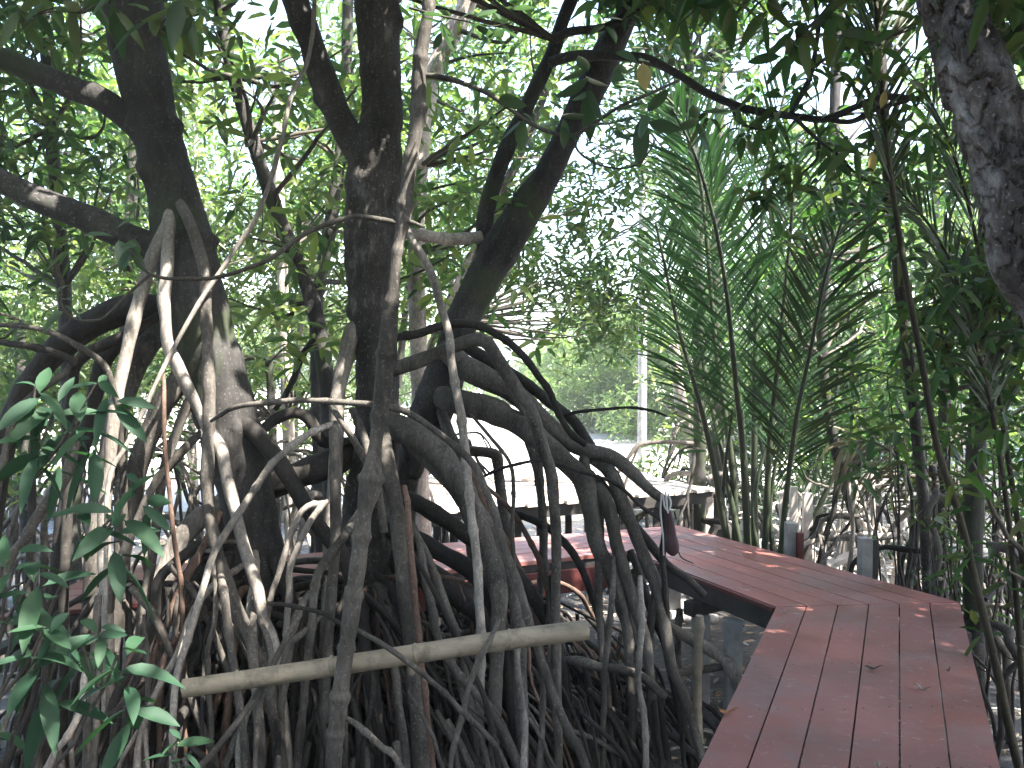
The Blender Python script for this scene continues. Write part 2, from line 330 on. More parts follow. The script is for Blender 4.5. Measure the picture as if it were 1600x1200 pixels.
# ------------------------------------------------------------------ boardwalk
DZ = .9
bw = thing('boardwalk', 'reddish brown painted plank boardwalk on posts, bending left among the mangroves', 'boardwalk', (0, 0, DZ))
def g2(px, py): return G(px, py, DZ)[:2]
J1L, J1R = g2(1212, 948), g2(1500, 941); J2L, J2R = g2(984, 861), g2(1060, 821)
d1 = nrm(J1L-np.array([-.71, 0.0])); S0L = J1L-d1*8.2; S0R = J1R-d1*8.4
d3 = nrm(g2(680, 893)-J2L); J3L = J2L+d3*4.2; J3R = J2R+nrm(g2(895, 824)-J2R)*1.0+d3*3.6
def planks(A0, A1, B0, B1, n, name, gap=.008, jitter=True):
    mb = MB()
    for k in range(n):
        a, b = k/n, (k+1)/n; w0 = np.linalg.norm(A1-A0); w1 = np.linalg.norm(B1-B0)
        p = A0+(A1-A0)*a; q = A0+(A1-A0)*b; r = B0+(B1-B0)*b; s = B0+(B1-B0)*a
        e0 = nrm(A1-A0)*gap/2; e1 = nrm(B1-B0)*gap/2; dz = rng.uniform(-.0015, .0015)
        ee = nrm(s-p)*.003
        mb.prism([p+e0+ee, q-e0+ee, r-e1-ee, s+e1-ee], DZ-.028+dz, DZ+dz)
    return mb.build(name, M['deck'], bw, smooth=False, bevel=.0018)
planks(S0L, S0R, J1L, J1R, 6, 'deck_section'); planks(J1L, J1R, J2L, J2R, 6, 'deck_section'); planks(J2L, J2R, J3L, J3R, 6, 'deck_section')
def along(a, b, t): return a+(b-a)*t
mb = MB()
for (A0, A1, B0, B1, rows) in ((S0L, S0R, J1L, J1R, (.45, .52, .59, .66, .73, .80, .87, .94, .992)), (J1L, J1R, J2L, J2R, (.02, .26, .5, .75, .98))):
    for t in rows:
        for k in range(6):
            for u in (.22, .78):
                p = along(along(A0, B0, t), along(A1, B1, t), (k+u)/6)+rng.normal(0, .006, 2); c = np.array([*p, DZ+.0012]); a = np.linspace(0, 6.283, 8, endpoint=False)
                mb.add(np.vstack([c+np.c_[np.cos(a), np.sin(a), 0*a]*.0045, c+[0, 0, .0012]]), [[i, (i+1) % 8, 8] for i in range(8)])
mb.build('nail_heads', M['darkwood'], bw)['kind'] = 'stuff'
mb = MB()
for (a, b, c, d) in ((S0L, S0R, J1L, J1R), (J1L, J1R, J2L, J2R), (J2L, J2R, J3L, J3R)):
    for (p, q, s) in ((a, c, 1), (b, d, -1), ((a+b)/2, (c+d)/2, 0)):
        off = nrm((b+d)/2-(a+c)/2)*.06*s; zz = DZ-.028-.075
        pp = np.append(p+off, zz); qq = np.append(q+off, zz); mb.beam(pp+(qq-pp)*.01, qq-(qq-pp)*.01, .06, .14)
mb.build('joist', M['darkwood'], bw, smooth=False, bevel=.004)
mb = MB()
for (p, q) in ((J1L, J2L), (J2L, J3L)):
    n_ = nrm(np.array([-(q-p)[1], (q-p)[0]])); off = n_*.0
    if np.dot(n_, (J1R-J1L)) > 0: off = -n_*.014
    else: off = n_*.014
    mb.beam(np.append(p+off, DZ-.016), np.append(q+off, DZ-.016), .022, .024)
mb.build('edge_strip', M['deckedge'], bw, smooth=False, bevel=.002)
mb = MB(); a = J2L+d3*.15; b = J2L+d3*.95; n_ = np.array([-d3[1], d3[0]]); n_ = n_ if n_[1] < 0 else -n_
mb.beam(np.append(a+n_*.05, DZ-.16), np.append(J2L+d3*1.7+n_*.05, DZ-.16), .03, .17)
mb.build('fascia_board', M['deckedge'], bw, smooth=False, bevel=.003)
mb = MB()
for (a, b) in ((J1L, J1R), (J2L, J2R), (J3L, J3R), (along(J1L, J2L, .5), along(J1R, J2R, .5)), (along(S0L, J1L, .75), along(S0R, J1R, .75)), (along(J2L, J3L, .45), along(J2R, J3R, .45))):
    mb = MB(); e = nrm(b-a); mb.beam(np.append(a-e*.05, DZ-.028-.145-.05), np.append(b+e*.05, DZ-.028-.145-.05), .09, .096); mb.build('crossbeam', M['darkwood'], bw, smooth=False, bevel=.004)
def post(x, y, z0, z1, w, m, name='post', par=None, lean=(0, 0)):
    mb = MB(); mb.beam((x, y, z0), (x+lean[0], y+lean[1], z1), w, w); return mb.build(name, m, par, smooth=False, bevel=.006)
for (a, b) in ((J1L, J1R), (J2L, J2R), (along(J1L, J2L, .5), along(J1R, J2R, .5)), (along(S0L, J1L, .75), along(S0R, J1R, .75)), (along(J2L, J3L, .45), along(J2R, J3R, .45))):
    for p in (along(a, b, .07), along(a, b, .9)):
        post(p[0], p[1], -.3, DZ-.028-.145-.1, .11, M['concrete'], 'post', bw)
q = G(930, 900, .75); 
p = along(J1L, J2L, .26)+nrm(J1R-J1L)*.02; post(p[0], p[1], -.3, DZ-.2, .1, M['concrete'], 'post', bw)
p = along(J2L, J3L, .16); post(p[0], p[1]+.1, -.3, DZ-.03, .1, M['concrete'], 'post', bw)

# pile tops standing along the right edge of the boardwalk
for (px, py, top, w, mat, lab) in ((1236, 873, 816, .085, 'concrete', 'grey concrete pile top standing behind the far deck edge, beside a short red post'),
                                  (1250, 876, 832, .05, 'deckedge', 'short reddish brown post behind the far deck edge'),
                                  (1352, 905, 840, .085, 'concrete', 'grey concrete pile top beside the deck edge nearest the bend'),
                                  (1366, 906, 842, .05, 'darkwood', 'thin dark timber post close beside the grey pile top near the bend')):
    g = G(px, py, DZ); dd = g[1]*1.06+.1; pt = P(px, top, dd); 
    o = post(pt[0], pt[1], -.3, pt[2], w, M[mat], 'pile'); tag(o, lab, 'post')

# ------------------------------------------------------------------ old timber platform
pf = thing('timber_platform', 'sun bleached old plank platform on stilts beyond the red boardwalk', 'platform', (0, 8, 1.05))
PZ = 1.05; FL, FR, BR, BL = [G(*c, PZ)[:2] for c in ((600, 806), (1118, 763), (1005, 742), (600, 744))]
mb = MB(); n = 26
for k in range(n):
    a, b = k/n, (k+1)/n; p, q, r, s = along(FL, FR, a), along(FL, FR, b), along(BL, BR, b), along(BL, BR, a)
    e = .006; o_ = rng.uniform(-.06, .05); u = nrm(p-s); mb.prism([p+[e, 0]+u*o_, q-[e, 0]+u*o_, r-[e, 0], s+[e, 0]], PZ-.025+rng.uniform(-.004, 0), PZ+rng.uniform(-.004, .006))
mb.build('deck', M['platform'], pf, smooth=False, bevel=.002)
mb = MB()
for t in (.05, .5, .93): 
    a = np.append(along(FL, BL, t), PZ-.09); b = np.append(along(FR, BR, t), PZ-.09); mb.beam(a, b, .06, .12)
mb.build('beam', M['darkwood'], pf, smooth=False, bevel=.003)  # beams and stilts kept dark: shade under the platform painted in
for k in range(9):
    for t in (.05, .93):
        p = along(along(FL, FR, (k+.3)/9), along(BL, BR, (k+.3)/9), t); post(p[0], p[1]+.06, -.2, PZ-.15, rng.uniform(.05, .08), M['darkwood'], 'stilt', pf, (rng.normal(0, .02), 0))
for k in range(4):
    c = along(along(FL, FR, rng.uniform(.3, .8)), along(BL, BR, .5), rng.uniform(.1, .8)); a = rng.uniform(-.5, .5)
    d = np.array([math.cos(a), math.sin(a)])*rng.uniform(.25, .5); mb = MB(); z = PZ+.02+.022*k
    mb.beam(np.append(c-d, z), np.append(c+d, z+rng.uniform(0, .03)), .09, .018)
    tag(mb.build('loose_plank', M['greywood'], smooth=False, bevel=.002), 'loose grey plank lying on the bleached timber platform', 'plank', 'loose planks on the platform')

# utility pole
mb = MB(); b = P(1003, 700, 15); tube(mb, [(b[0], b[1], -.3, .085), (b[0], b[1], 3, .075), (b[0]-.02, b[1], 8, .06)], step=.3, sides=14, lump=0)
po = thing('utility_pole', 'tall pale grey concrete pole standing in the clearing', 'pole', (b[0], b[1], 0)); 
mb.v = [v for v in mb.v]; mb.build('shaft', M['concrete'], po)
mb = MB(); mb.beam((b[0]-.7, b[1], 7.4), (b[0]+.7, b[1], 7.4), .08, .1); mb.build('crossarm', M['greywood'], po, smooth=False)

# ------------------------------------------------------------------ tracing helper
def trace(px, d0, d1, r0, r1=None, ground=False):
    """px: image polyline; depth from d0 to d1, pixel radius r0->r1; turned into metres where it stands"""
    px = np.array(px, float); s = np.concatenate([[0], np.cumsum(np.hypot(*np.diff(px, axis=0).T))]); s = s/s[-1]
    r1 = r0 if r1 is None else r1; out = []
    for (x, y), t in zip(px, s):
        d = d0+(d1-d0)*t; p = P(x, y, d); out.append([*p, (r0+(r1-r0)*t)/FPX*d])
    if ground:
        last, prev = np.array(out[-1]), np.array(out[-2])
        if last[2] > .03:
            dv = nrm(last[:3]-prev[:3]); dv[2] = min(dv[2], -.75); dv = nrm(dv*[.6, .6, 1]); k = (last[2]+.08)/-dv[2]
            out.append([*(last[:3]+dv*k*.5), last[3]]); out.append([*(last[:3]+dv*k), last[3]*.95])
    return out
def hole(px, py, d, r): HOLES.append((P(px, py, d), r))
# sun flecks on the pale roots, the tree forks and the planks
for a in ((262, 335, 3.95, .05), (218, 440, 3.9, .05), (200, 505, 3.85, .07), (186, 590, 3.8, .06), (178, 640, 3.8, .04), (258, 470, 3.9, .04), (318, 410, 3.95, .04),
          (326, 620, 3.85, .05), (345, 710, 3.8, .05), (360, 760, 3.75, .06), (372, 820, 3.7, .06), (392, 890, 3.65, .05), (205, 760, 3.9, .05), (243, 800, 4.1, .05), (278, 870, 3.9, .05),
          (515, 520, 6.2, .06), (560, 510, 4.4, .05), (570, 235, 4.5, .04), (455, 840, 3.9, .05), (490, 830, 3.9, .05), (690, 480, 4.1, .04), (710, 600, 4.1, .04), (305, 825, 4.4, .08), (690, 372, 4.8, .06),
          (200, 900, 4.6, .08), (215, 860, 4.6, .06), (135, 120, 4.2, .05), (50, 300, 4.1, .05), (900, 20, 5.2, .05)): hole(a[0], a[1], a[2], a[3]+.06)
for (px, py, r) in ((1090, 860, .02), (1230, 887, .05), (1200, 882, .03), (1245, 945, .035), (1475, 942, .03), (1225, 985, .04), (1470, 1003, .05),
                   (1110, 838, .05), (1020, 835, .08), (1000, 815, .12), (940, 840, .14), (860, 850, .14), (760, 860, .14), (680, 870, .12), (1050, 835, .08), (1270, 960, .03), (1150, 868, .03), ):
    HOLES.append((G(px, py, DZ), r))

for (px, py, d, r) in ((760, 780, 8.0, 1.1), (880, 770, 8.2, 1.1), (1010, 765, 8.6, .9), (1070, 757, 8.8, .7), (680, 770, 8.2, 1.0), (960, 830, 7.3, .25), (1180, 840, 9.2, .4), (1280, 850, 9.0, .5), (1350, 840, 8.3, .5), (1420, 850, 8.6, .45), (1060, 950, 7.6, .3),
                      (60, 700, 8.5, .5), (150, 830, 7.5, .5), (700, 650, 12, 1.2), (900, 690, 12, 1.0), (300, 700, 10, .8), (1330, 640, 9.2, .35)): hole(px, py, d, r)
# ------------------------------------------------------------------ trees
_cl = [(S0L+S0R)/2, (J1L+J1R)/2, (J2L+J2R)/2, (J3L+J3R)/2]
def deck_dist(x, y):
    q = np.array([x, y]); m = 9.
    for a, b in zip(_cl, _cl[1:]):
        t = np.clip(np.dot(q-a, b-a)/np.dot(b-a, b-a), 0, 1); m = min(m, np.linalg.norm(q-a-(b-a)*t))
    return m
def grow_roots(tr, cx, cy, z0, z1, n, rmin, rmax, reach, mats, azr=(0, 6.283), d=None, rad=.15):
    for k in range(n):
        az = rng.uniform(*azr); zs = rng.uniform(z0, z1); rc = rng.uniform(*reach)*(.5+.5*zs/z1); r = math.exp(rng.uniform(math.log(rmin), math.log(rmax)))
        dx, dy = math.cos(az), math.sin(az); pts = []
        if min(deck_dist(cx+dx*rc*f, cy+dy*rc*f) for f in (.4, .75, 1.05)) < .68: continue
        m = 7; w = rng.normal(0, .028, (m+1, 2)); ex = rng.uniform(.45, .8); sag = rng.uniform(1.5, 2.6)
        for i in range(m+1):
            t = i/m; q = rad*.6+rc*t**ex; pts.append([cx+dx*q+w[i, 0]*min(1, t*2), cy+dy*q+w[i, 1]*min(1, t*2), zs*(1-t**sag)+.12*math.sin(t*3.1)-.05*t, r*(1.25-.4*t)])
        mb = MB(); tube(mb, pts, step=.06, sides=7, lump=.07, wob=.004, nodes=.22 if r < .02 else 0)
        for q in range(rng.integers(0, 3)):
            i = rng.integers(2, 5); b = np.array(pts[i]); az2 = az+rng.uniform(-1.3, 1.3); l = rng.uniform(.15, .45); r2 = b[3]*.7
            pp = [[*b[:3], r2], [b[0]+math.cos(az2)*l*.6, b[1]+math.sin(az2)*l*.6, b[2]*.75+.02, r2], [b[0]+math.cos(az2)*l, b[1]+math.sin(az2)*l, b[2]*.35, r2*.9], [b[0]+math.cos(az2)*l*1.1, b[1]+math.sin(az2)*l*1.1, -.06, r2*.8]]
            tube(mb, pp, step=.06, sides=6, lump=.07, wob=.004)
        mb.build('prop_root', M[mats[rng.integers(len(mats))]], tr)
def root_mass(tr, cx, cy, n, reach, zt, azr=(0, 6.283), mat='darkroot'):
    mb = MB()
    for k in range(n):
        az = rng.uniform(*azr); q = rng.uniform(*reach); x, y = cx+math.cos(az)*q, cy+math.sin(az)*q; z = zt*rng.uniform(.5, 1.1)*(1-.45*(q/reach[1])); r = rng.uniform(.007, .02)
        if deck_dist(x, y) < .72: continue
        l = rng.normal(0, .12, 2)+np.array([math.cos(az), math.sin(az)])*rng.uniform(.05, .5)
        tube(mb, [[x, y, z, r*.9], [x+l[0]*.3, y+l[1]*.3, z*.85, r], [x+l[0]*.8, y+l[1]*.8, z*.4, r], [x+l[0], y+l[1], -.06, r]], sides=6, step=.1, wob=.006, lump=.06)
    tag(mb.build('root_mass', M[mat], tr), kind='stuff')
def crown_cloud(centers, rads, per, flat=.7):
    out = []
    for c, r in zip(centers, rads):
        m = max(3, int(per*(r/.6)**2)); q = rng.normal(0, 1, (m, 3)); q = nrm(q)*(rng.uniform(.35, 1, m)**.5)[:, None]; q[:, 2] *= flat; out.append(c+q*r)
    return np.vstack(out)
def limbs(mb, start_pts, centers, r0, sides=7):
    sp = np.asarray(start_pts)
    for c in centers:
        dd = np.linalg.norm(sp[:, :3]-c, axis=1)+np.maximum(0, sp[:, 2]-c[2])*1.5; s = sp[dd.argmin()]
        rr = min(r0, s[3]*.6); mid = (s[:3]+c)/2+rng.normal(0, .08, 3)-[0, 0, .06]
        tube(mb, [[*s[:3], rr], [*mid, rr*.6], [*c, rr*.22]], step=.12, sides=sides, lump=.05, wob=.006)

def big_tree(label, base, trunk, branches, roots, crown, group=None, tmat='trunk', fill=None):
    tr = thing('mangrove_tree', label, 'tree', base, group)
    mb = MB(); tube(mb, trunk, step=.018, sides=56, lump=.025, lobe=.05, knobs=44 if tmat == 'trunkB' else 22, plates=(.05, .007) if tmat == 'trunkB' else None); mb.build('trunk', M[tmat], tr)
    allp = list(trunk)
    for b in branches:
        mb = MB(); tube(mb, b, step=.02, sides=24, lump=.03, lobe=.04, knobs=8); mb.build('branch', M[tmat], tr); allp += list(b)
    for (pts, mat) in roots:
        mb = MB(); rr = pts[len(pts)//2][3]
        tube(mb, pts, step=.025, sides=16 if rr > .025 else 9, lump=.05, lobe=.035 if rr > .02 else 0, wob=.0025, nodes=.16 if rr < .022 else 0); mb.build('prop_root', M[mat], tr)
    if fill: fill(tr)
    if crown:
        C, rd, per, L, lm, kind = crown
        mb = MB(); limbs(mb, [p for p in allp if p[2] > 2.2], C, .035); mb.build('limbs', M['twig'], tr)
        mb = MB(); rosettes(mb, crown_cloud(C, rd, per), L, nl=7, kind=kind); mb.build('crown', M[lm], tr)
    return tr

def T(px, d0, d1, r0, r1=None, mat='root', g=True):
    q = trace(px, d0, d1, r0, r1, g); p = P(px[0][0], px[0][1], d0+.11); q[0] = [*p, q[0][3]*.8]; return (q, mat)
def over(n, x, y, z, r=(.45, .9)):
    c = np.c_[rng.uniform(*x, n), rng.uniform(*y, n), rng.uniform(*z, n)]; return c, rng.uniform(*r, n)

# ---- tree A
dA = 4.35
trunkA = trace([(200, -160), (205, -30), (212, 60), (238, 190), (268, 300), (288, 400), (303, 480), (325, 560), (348, 640), (366, 700), (383, 770), (398, 850), (408, 950), (415, 1150)], dA, dA, 44, 38)
for i_, f_ in enumerate((1, 1, .98, .84, .88, 1.08, 1.14, 1.15, 1.15, 1.1, 1, 1, .95, .9)): trunkA[i_][3] *= f_
trunkA = [[trunkA[0][0]-.15, trunkA[0][1]+.1, trunkA[0][2]+1.6, .09]]+trunkA
trunkA[-1][2] = -.1
brA = [trace([(-330, -40), (-150, 20), (-40, 75), (0, 90), (60, 115), (120, 140), (170, 162), (225, 205)], 4.0, 4.35, 11, 20),
       trace([(-330, 170), (-150, 230), (-40, 268), (0, 283), (60, 312), (120, 335), (180, 362), (265, 400)], 4.0, 4.35, 13, 24)]
rtA = [T([(268, 300), (262, 345), (240, 400), (218, 470), (200, 540), (183, 620), (172, 720), (163, 800), (165, 900), (170, 1000), (172, 1200)], 4.25, 3.75, 10, 9, 'pale'),
       T([(268, 305), (262, 400), (258, 480), (262, 540), (285, 590), (312, 640), (324, 670), (345, 700), (355, 750), (375, 830), (395, 900), (410, 960), (430, 1020), (450, 1200)], 4.2, 3.6, 10, 9, 'pale'),
       T([(275, 310), (292, 340), (310, 390), (320, 440), (325, 540), (327, 600), (327, 680), (325, 760), (330, 820), (345, 880), (370, 950), (400, 1020), (425, 1080), (440, 1200)], 4.2, 3.55, 9, 11, 'root'),
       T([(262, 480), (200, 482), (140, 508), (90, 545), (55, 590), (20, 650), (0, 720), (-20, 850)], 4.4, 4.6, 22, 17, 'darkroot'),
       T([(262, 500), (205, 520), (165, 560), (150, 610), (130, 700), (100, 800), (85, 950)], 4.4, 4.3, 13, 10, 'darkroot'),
       T([(262, 510), (222, 550), (192, 620), (175, 700), (158, 780), (148, 850), (140, 1000)], 4.35, 4.1, 19, 13, 'root'),
       T([(310, 545), (275, 600), (242, 660), (215, 730), (205, 790), (190, 870), (180, 960), (175, 1100)], 4.3, 4.1, 17, 12, 'root'),
       T([(335, 580), (300, 620), (275, 680), (258, 730), (248, 790), (240, 860), (225, 950), (210, 1100)], 4.3, 4.0, 8, 8, 'root'),
       T([(325, 668), (290, 700), (265, 730), (240, 760), (200, 850), (165, 980), (150, 1150)], 4.0, 3.8, 7, 6, 'root'),
       T([(256, 570), (256, 640), (258, 710), (265, 780), (270, 830), (278, 880), (283, 920), (287, 1000), (290, 1200)], 3.9, 3.8, 3.5, 4, 'rootred'),
       T([(350, 780), (300, 822), (268, 870), (240, 960), (205, 1100)], 4.4, 4.3, 17, 12, 'pale'),
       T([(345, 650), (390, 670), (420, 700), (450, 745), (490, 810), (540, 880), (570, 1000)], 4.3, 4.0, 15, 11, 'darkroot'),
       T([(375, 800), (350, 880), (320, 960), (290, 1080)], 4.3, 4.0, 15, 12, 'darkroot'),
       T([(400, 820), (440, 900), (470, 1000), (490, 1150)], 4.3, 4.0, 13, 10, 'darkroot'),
       T([(247, 495), (210, 515), (170, 535), (140, 550), (118, 572), (112, 610), (108, 680), (104, 800), (100, 1000)], 4.2, 4.0, 9, 7, 'darkroot'),
       T([(118, 560), (100, 585), (60, 610), (30, 640), (10, 700)], 4.0, 3.9, 5, 5, 'root'),
       T([(334, 880), (337, 965), (327, 1010), (327, 1050), (330, 1150)], 3.6, 3.6, 4, 4, 'root'),
       T([(345, 900), (351, 935), (358, 1000), (371, 1070), (378, 1120), (385, 1200)], 3.6, 3.5, 7, 6, 'root'),
       T([(135, 1030), (128, 1100), (106, 1150), (76, 1195)], 3.3, 3.2, 5, 6, 'pale'),
       T([(108, 1148), (113, 1200)], 3.25, 3.2, 4, 4, 'root'),
       T([(225, 960), (232, 1060), (229, 1165), (226, 1200)], 3.6, 3.6, 3.5, 4, 'root'),
       T([(70, 780), (68, 900), (70, 1000), (72, 1200)], 3.9, 3.8, 6, 6, 'darkroot'),
       T([(50, 700), (48, 860), (42, 1000), (45, 1200)], 4.4, 4.3, 7, 6, 'darkroot'),
       T([(120, 680), (105, 740), (70, 790), (40, 840), (5, 900)], 3.6, 3.6, 9, 7, 'root'),
       T([(412, 942), (455, 947), (500, 958), (533, 975)], 3.7, 3.5, 3.5, 3.5, 'darkroot', False),
       T([(345, 800), (310, 870), (270, 950), (235, 1060), (215, 1190)], 4.0, 3.8, 6, 6, 'rootred'),
       T([(250, 900), (255, 1010), (240, 1100), (235, 1200)], 4.0, 3.9, 7, 7, 'darkroot'),
       T([(-10, 506), (40, 510), (85, 521), (128, 545), (165, 575), (185, 640), (190, 720)], 3.9, 4.1, 4, 6, 'root'),
       T([(-10, 533), (50, 543), (100, 557), (120, 570)], 3.9, 4.0, 5, 6, 'darkroot', False)]
cA, rA = over(22, (-5.5, -1.5), (1.5, 6.5), (4.6, 6.6))
big_tree('leaning grey mangrove at the left with two long branches reaching out of frame', (trunkA[-1][0], trunkA[-1][1], 0), trunkA, brA, rtA, (cA, rA, 95, .16, 'leaf', 'far'),
         fill=lambda tr: grow_roots(tr, trunkA[-3][0], trunkA[-3][1], .5, 1.5, 78, .008, .024, (.3, 1.5), ['root', 'root', 'darkroot', 'darkroot', 'rootred', 'root', 'pale'], azr=(1.2, 6.0)) or root_mass(tr, trunkA[-3][0]-.2, trunkA[-3][1]+.2, 230, (.1, 1.9), 1.15) or root_mass(tr, trunkA[-3][0]-.5, trunkA[-3][1]-.5, 70, (.1, 1.1), 1.5, mat='root'))

# ---- tree B
dB = 4.7
tb = [(588, -160, 40), (588, -30, 40), (592, 60, 36), (596, 130, 34), (597, 190, 38), (586, 260, 46), (580, 330, 43), (580, 420, 43), (585, 520, 38), (590, 600, 37), (588, 700, 38), (575, 800, 45), (575, 900, 44), (580, 1000, 38), (590, 1180, 32)]
trunkB = [[*P(x, y, dB), r*.92/FPX*dB] for x, y, r in tb]; trunkB = [[trunkB[0][0], trunkB[0][1]+.1, trunkB[0][2]+1.8, .09]]+trunkB; trunkB[-1][2] = -.1
brB = [trace([(400, -260), (440, -80), (462, 0), (490, 80), (520, 160), (548, 215), (580, 275), (592, 330)], 4.4, 4.78, 20, 22)]
rtB = [T([(575, 500), (552, 518), (540, 560), (530, 610), (526, 680), (522, 760), (516, 850), (508, 1000)], 4.66, 4.2, 13, 9, 'pale'),
       T([(523, 662), (522, 700), (524, 800), (520, 900), (511, 1020), (505, 1200)], 4.0, 3.8, 8, 9, 'root'),
       T([(523, 662), (490, 675), (455, 698), (425, 725), (400, 762), (371, 806), (337, 860), (320, 911), (297, 989), (280, 1043), (271, 1104), (270, 1200)], 4.0, 3.3, 5.5, 5.5, 'pale'),
       T([(330, 658), (365, 637), (430, 627), (520, 627), (600, 635), (650, 652), (700, 690), (740, 730), (767, 790), (787, 850), (807, 910), (827, 970), (840, 1020), (855, 1060), (868, 1100), (885, 1140), (910, 1190)], 3.7, 3.5, 4, 7.5, 'root'),
       T([(590, 655), (650, 682), (685, 710), (715, 750), (738, 800), (757, 850), (773, 890), (780, 935), (778, 980), (775, 1060), (770, 1200)], 4.5, 3.95, 22, 8, 'root'),
       T([(640, 690), (690, 730), (735, 790), (775, 850), (800, 910), (810, 960), (812, 1050), (816, 1200)], 4.5, 4.0, 19, 9, 'root'),
       T([(598, 670), (610, 740), (620, 800), (631, 900), (641, 990), (648, 1070), (660, 1210)], 4.3, 3.7, 12, 14, 'root'),
       T([(632, 760), (640, 830), (655, 1000), (665, 1100), (676, 1210)], 3.9, 3.5, 5, 5, 'rootred'),
       T([(600, 585), (630, 572), (665, 560), (700, 545), (735, 533), (757, 533), (770, 545), (787, 575), (813, 615), (827, 632), (834, 656), (847, 697), (861, 737), (867, 790), (870, 850), (868, 930), (870, 1020), (872, 1150)], 4.6, 4.1, 12, 6.5, 'root'),
       T([(600, 530), (630, 524), (660, 519), (700, 507), (745, 508), (780, 525), (820, 560), (850, 598), (870, 640), (890, 675), (915, 695)], 4.6, 4.6, 7, 5, 'darkroot', False),
       T([(632, 350), (645, 375), (660, 400), (680, 450), (698, 510), (703, 540), (710, 590), (720, 650), (728, 720), (735, 790), (745, 880), (750, 1000), (748, 1180)], 4.3, 4.0, 6, 8, 'pale'),
       T([(575, 700), (520, 722), (470, 740), (420, 762), (380, 785), (345, 830), (310, 900), (290, 1000)], 4.7, 4.4, 24, 15, 'darkroot'),
       T([(555, 690), (505, 690), (485, 657), (462, 645), (430, 655), (395, 683), (372, 700), (373, 740), (378, 800), (385, 900), (390, 1050)], 4.6, 4.2, 10, 7, 'darkroot'),
       T([(510, 785), (480, 793), (462, 815), (449, 850), (435, 895), (424, 930), (415, 1000)], 3.85, 3.8, 5, 4.5, 'pale'),
       T([(512, 783), (490, 805), (470, 845), (453, 890), (452, 935), (446, 1000), (439, 1070), (432, 1200)], 3.85, 3.7, 5, 5, 'pale'),
       T([(565, 795), (530, 850), (499, 890), (490, 935), (486, 1000), (476, 1070), (465, 1200)], 3.8, 3.6, 7, 6.5, 'root'),
       T([(487, 925), (466, 955), (456, 990), (450, 1030), (440, 1110)], 3.7, 3.6, 6, 6, 'root'),
       T([(503, 962), (472, 990), (450, 1010), (436, 1060)], 3.7, 3.6, 5, 5, 'root', False),
       T([(470, 960), (435, 1020), (415, 1063), (371, 1127), (335, 1175), (300, 1225)], 3.5, 3.2, 5, 5, 'root'),
       T([(560, 985), (614, 1016), (665, 1056), (700, 1087), (720, 1110), (766, 1155), (793, 1200)], 3.35, 3.3, 4.5, 4.5, 'root'),
       T([(537, 1120), (570, 1144), (597, 1168), (628, 1205)], 3.2, 3.1, 5, 5, 'root'),
       T([(641, 860), (672, 911), (700, 970), (725, 1020), (760, 1100), (780, 1200)], 3.9, 3.7, 4, 5, 'darkroot'),
       T([(655, 850), (672, 935), (682, 990), (705, 1036), (732, 1070), (766, 1110), (797, 1165), (810, 1200)], 4.0, 3.8, 7, 6, 'root'),
       T([(807, 1000), (808, 1035), (817, 1120), (817, 1205)], 3.8, 3.7, 5, 5, 'pale'),
       T([(780, 968), (762, 1005), (743, 1043), (726, 1104), (709, 1171), (703, 1215)], 3.45, 3.3, 4.5, 4.5, 'root'),
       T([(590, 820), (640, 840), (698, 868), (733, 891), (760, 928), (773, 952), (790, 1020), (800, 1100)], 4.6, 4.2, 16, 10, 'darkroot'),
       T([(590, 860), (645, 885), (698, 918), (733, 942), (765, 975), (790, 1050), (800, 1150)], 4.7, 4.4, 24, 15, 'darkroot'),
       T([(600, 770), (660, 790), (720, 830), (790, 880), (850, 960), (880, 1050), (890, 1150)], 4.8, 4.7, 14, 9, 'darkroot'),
       T([(550, 640), (575, 700), (590, 760), (640, 820), (680, 900), (715, 1000), (735, 1100)], 4.3, 4.0, 7, 6, 'root'),
       T([(515, 630), (540, 670), (565, 710), (590, 760), (600, 830)], 3.6, 3.9, 5, 6, 'root', False),
       T([(560, 930), (540, 990), (515, 1050), (500, 1130), (495, 1200)], 4.4, 4.2, 11, 9, 'darkroot'),
       T([(600, 940), (630, 1010), (650, 1100), (655, 1200)], 4.5, 4.2, 12, 9, 'darkroot'),
       T([(430, 640), (455, 600), (470, 560), (490, 530)], 5.2, 5.4, 5, 5, 'darkroot', False)]
cB, rB = over(26, (-2.5, 1.5), (1.0, 6.5), (4.7, 6.8))
big_tree('upright dark mangrove in the centre, its trunk forking to the left above', (trunkB[-1][0], trunkB[-1][1], 0), trunkB, brB, rtB, (cB, rB, 95, .16, 'leaf', 'far'), tmat='trunkB',
         fill=lambda tr: grow_roots(tr, trunkB[-3][0], trunkB[-3][1], .4, 1.3, 78, .008, .024, (.3, 1.5), ['root', 'darkroot', 'darkroot', 'rootred'], azr=(2.6, 6.9)) or root_mass(tr, trunkB[-3][0], trunkB[-3][1]+.2, 200, (.1, 1.3), 1.1) or root_mass(tr, trunkB[-3][0], trunkB[-3][1]-.6, 60, (.1, 1.1), 1.2, mat='root'))

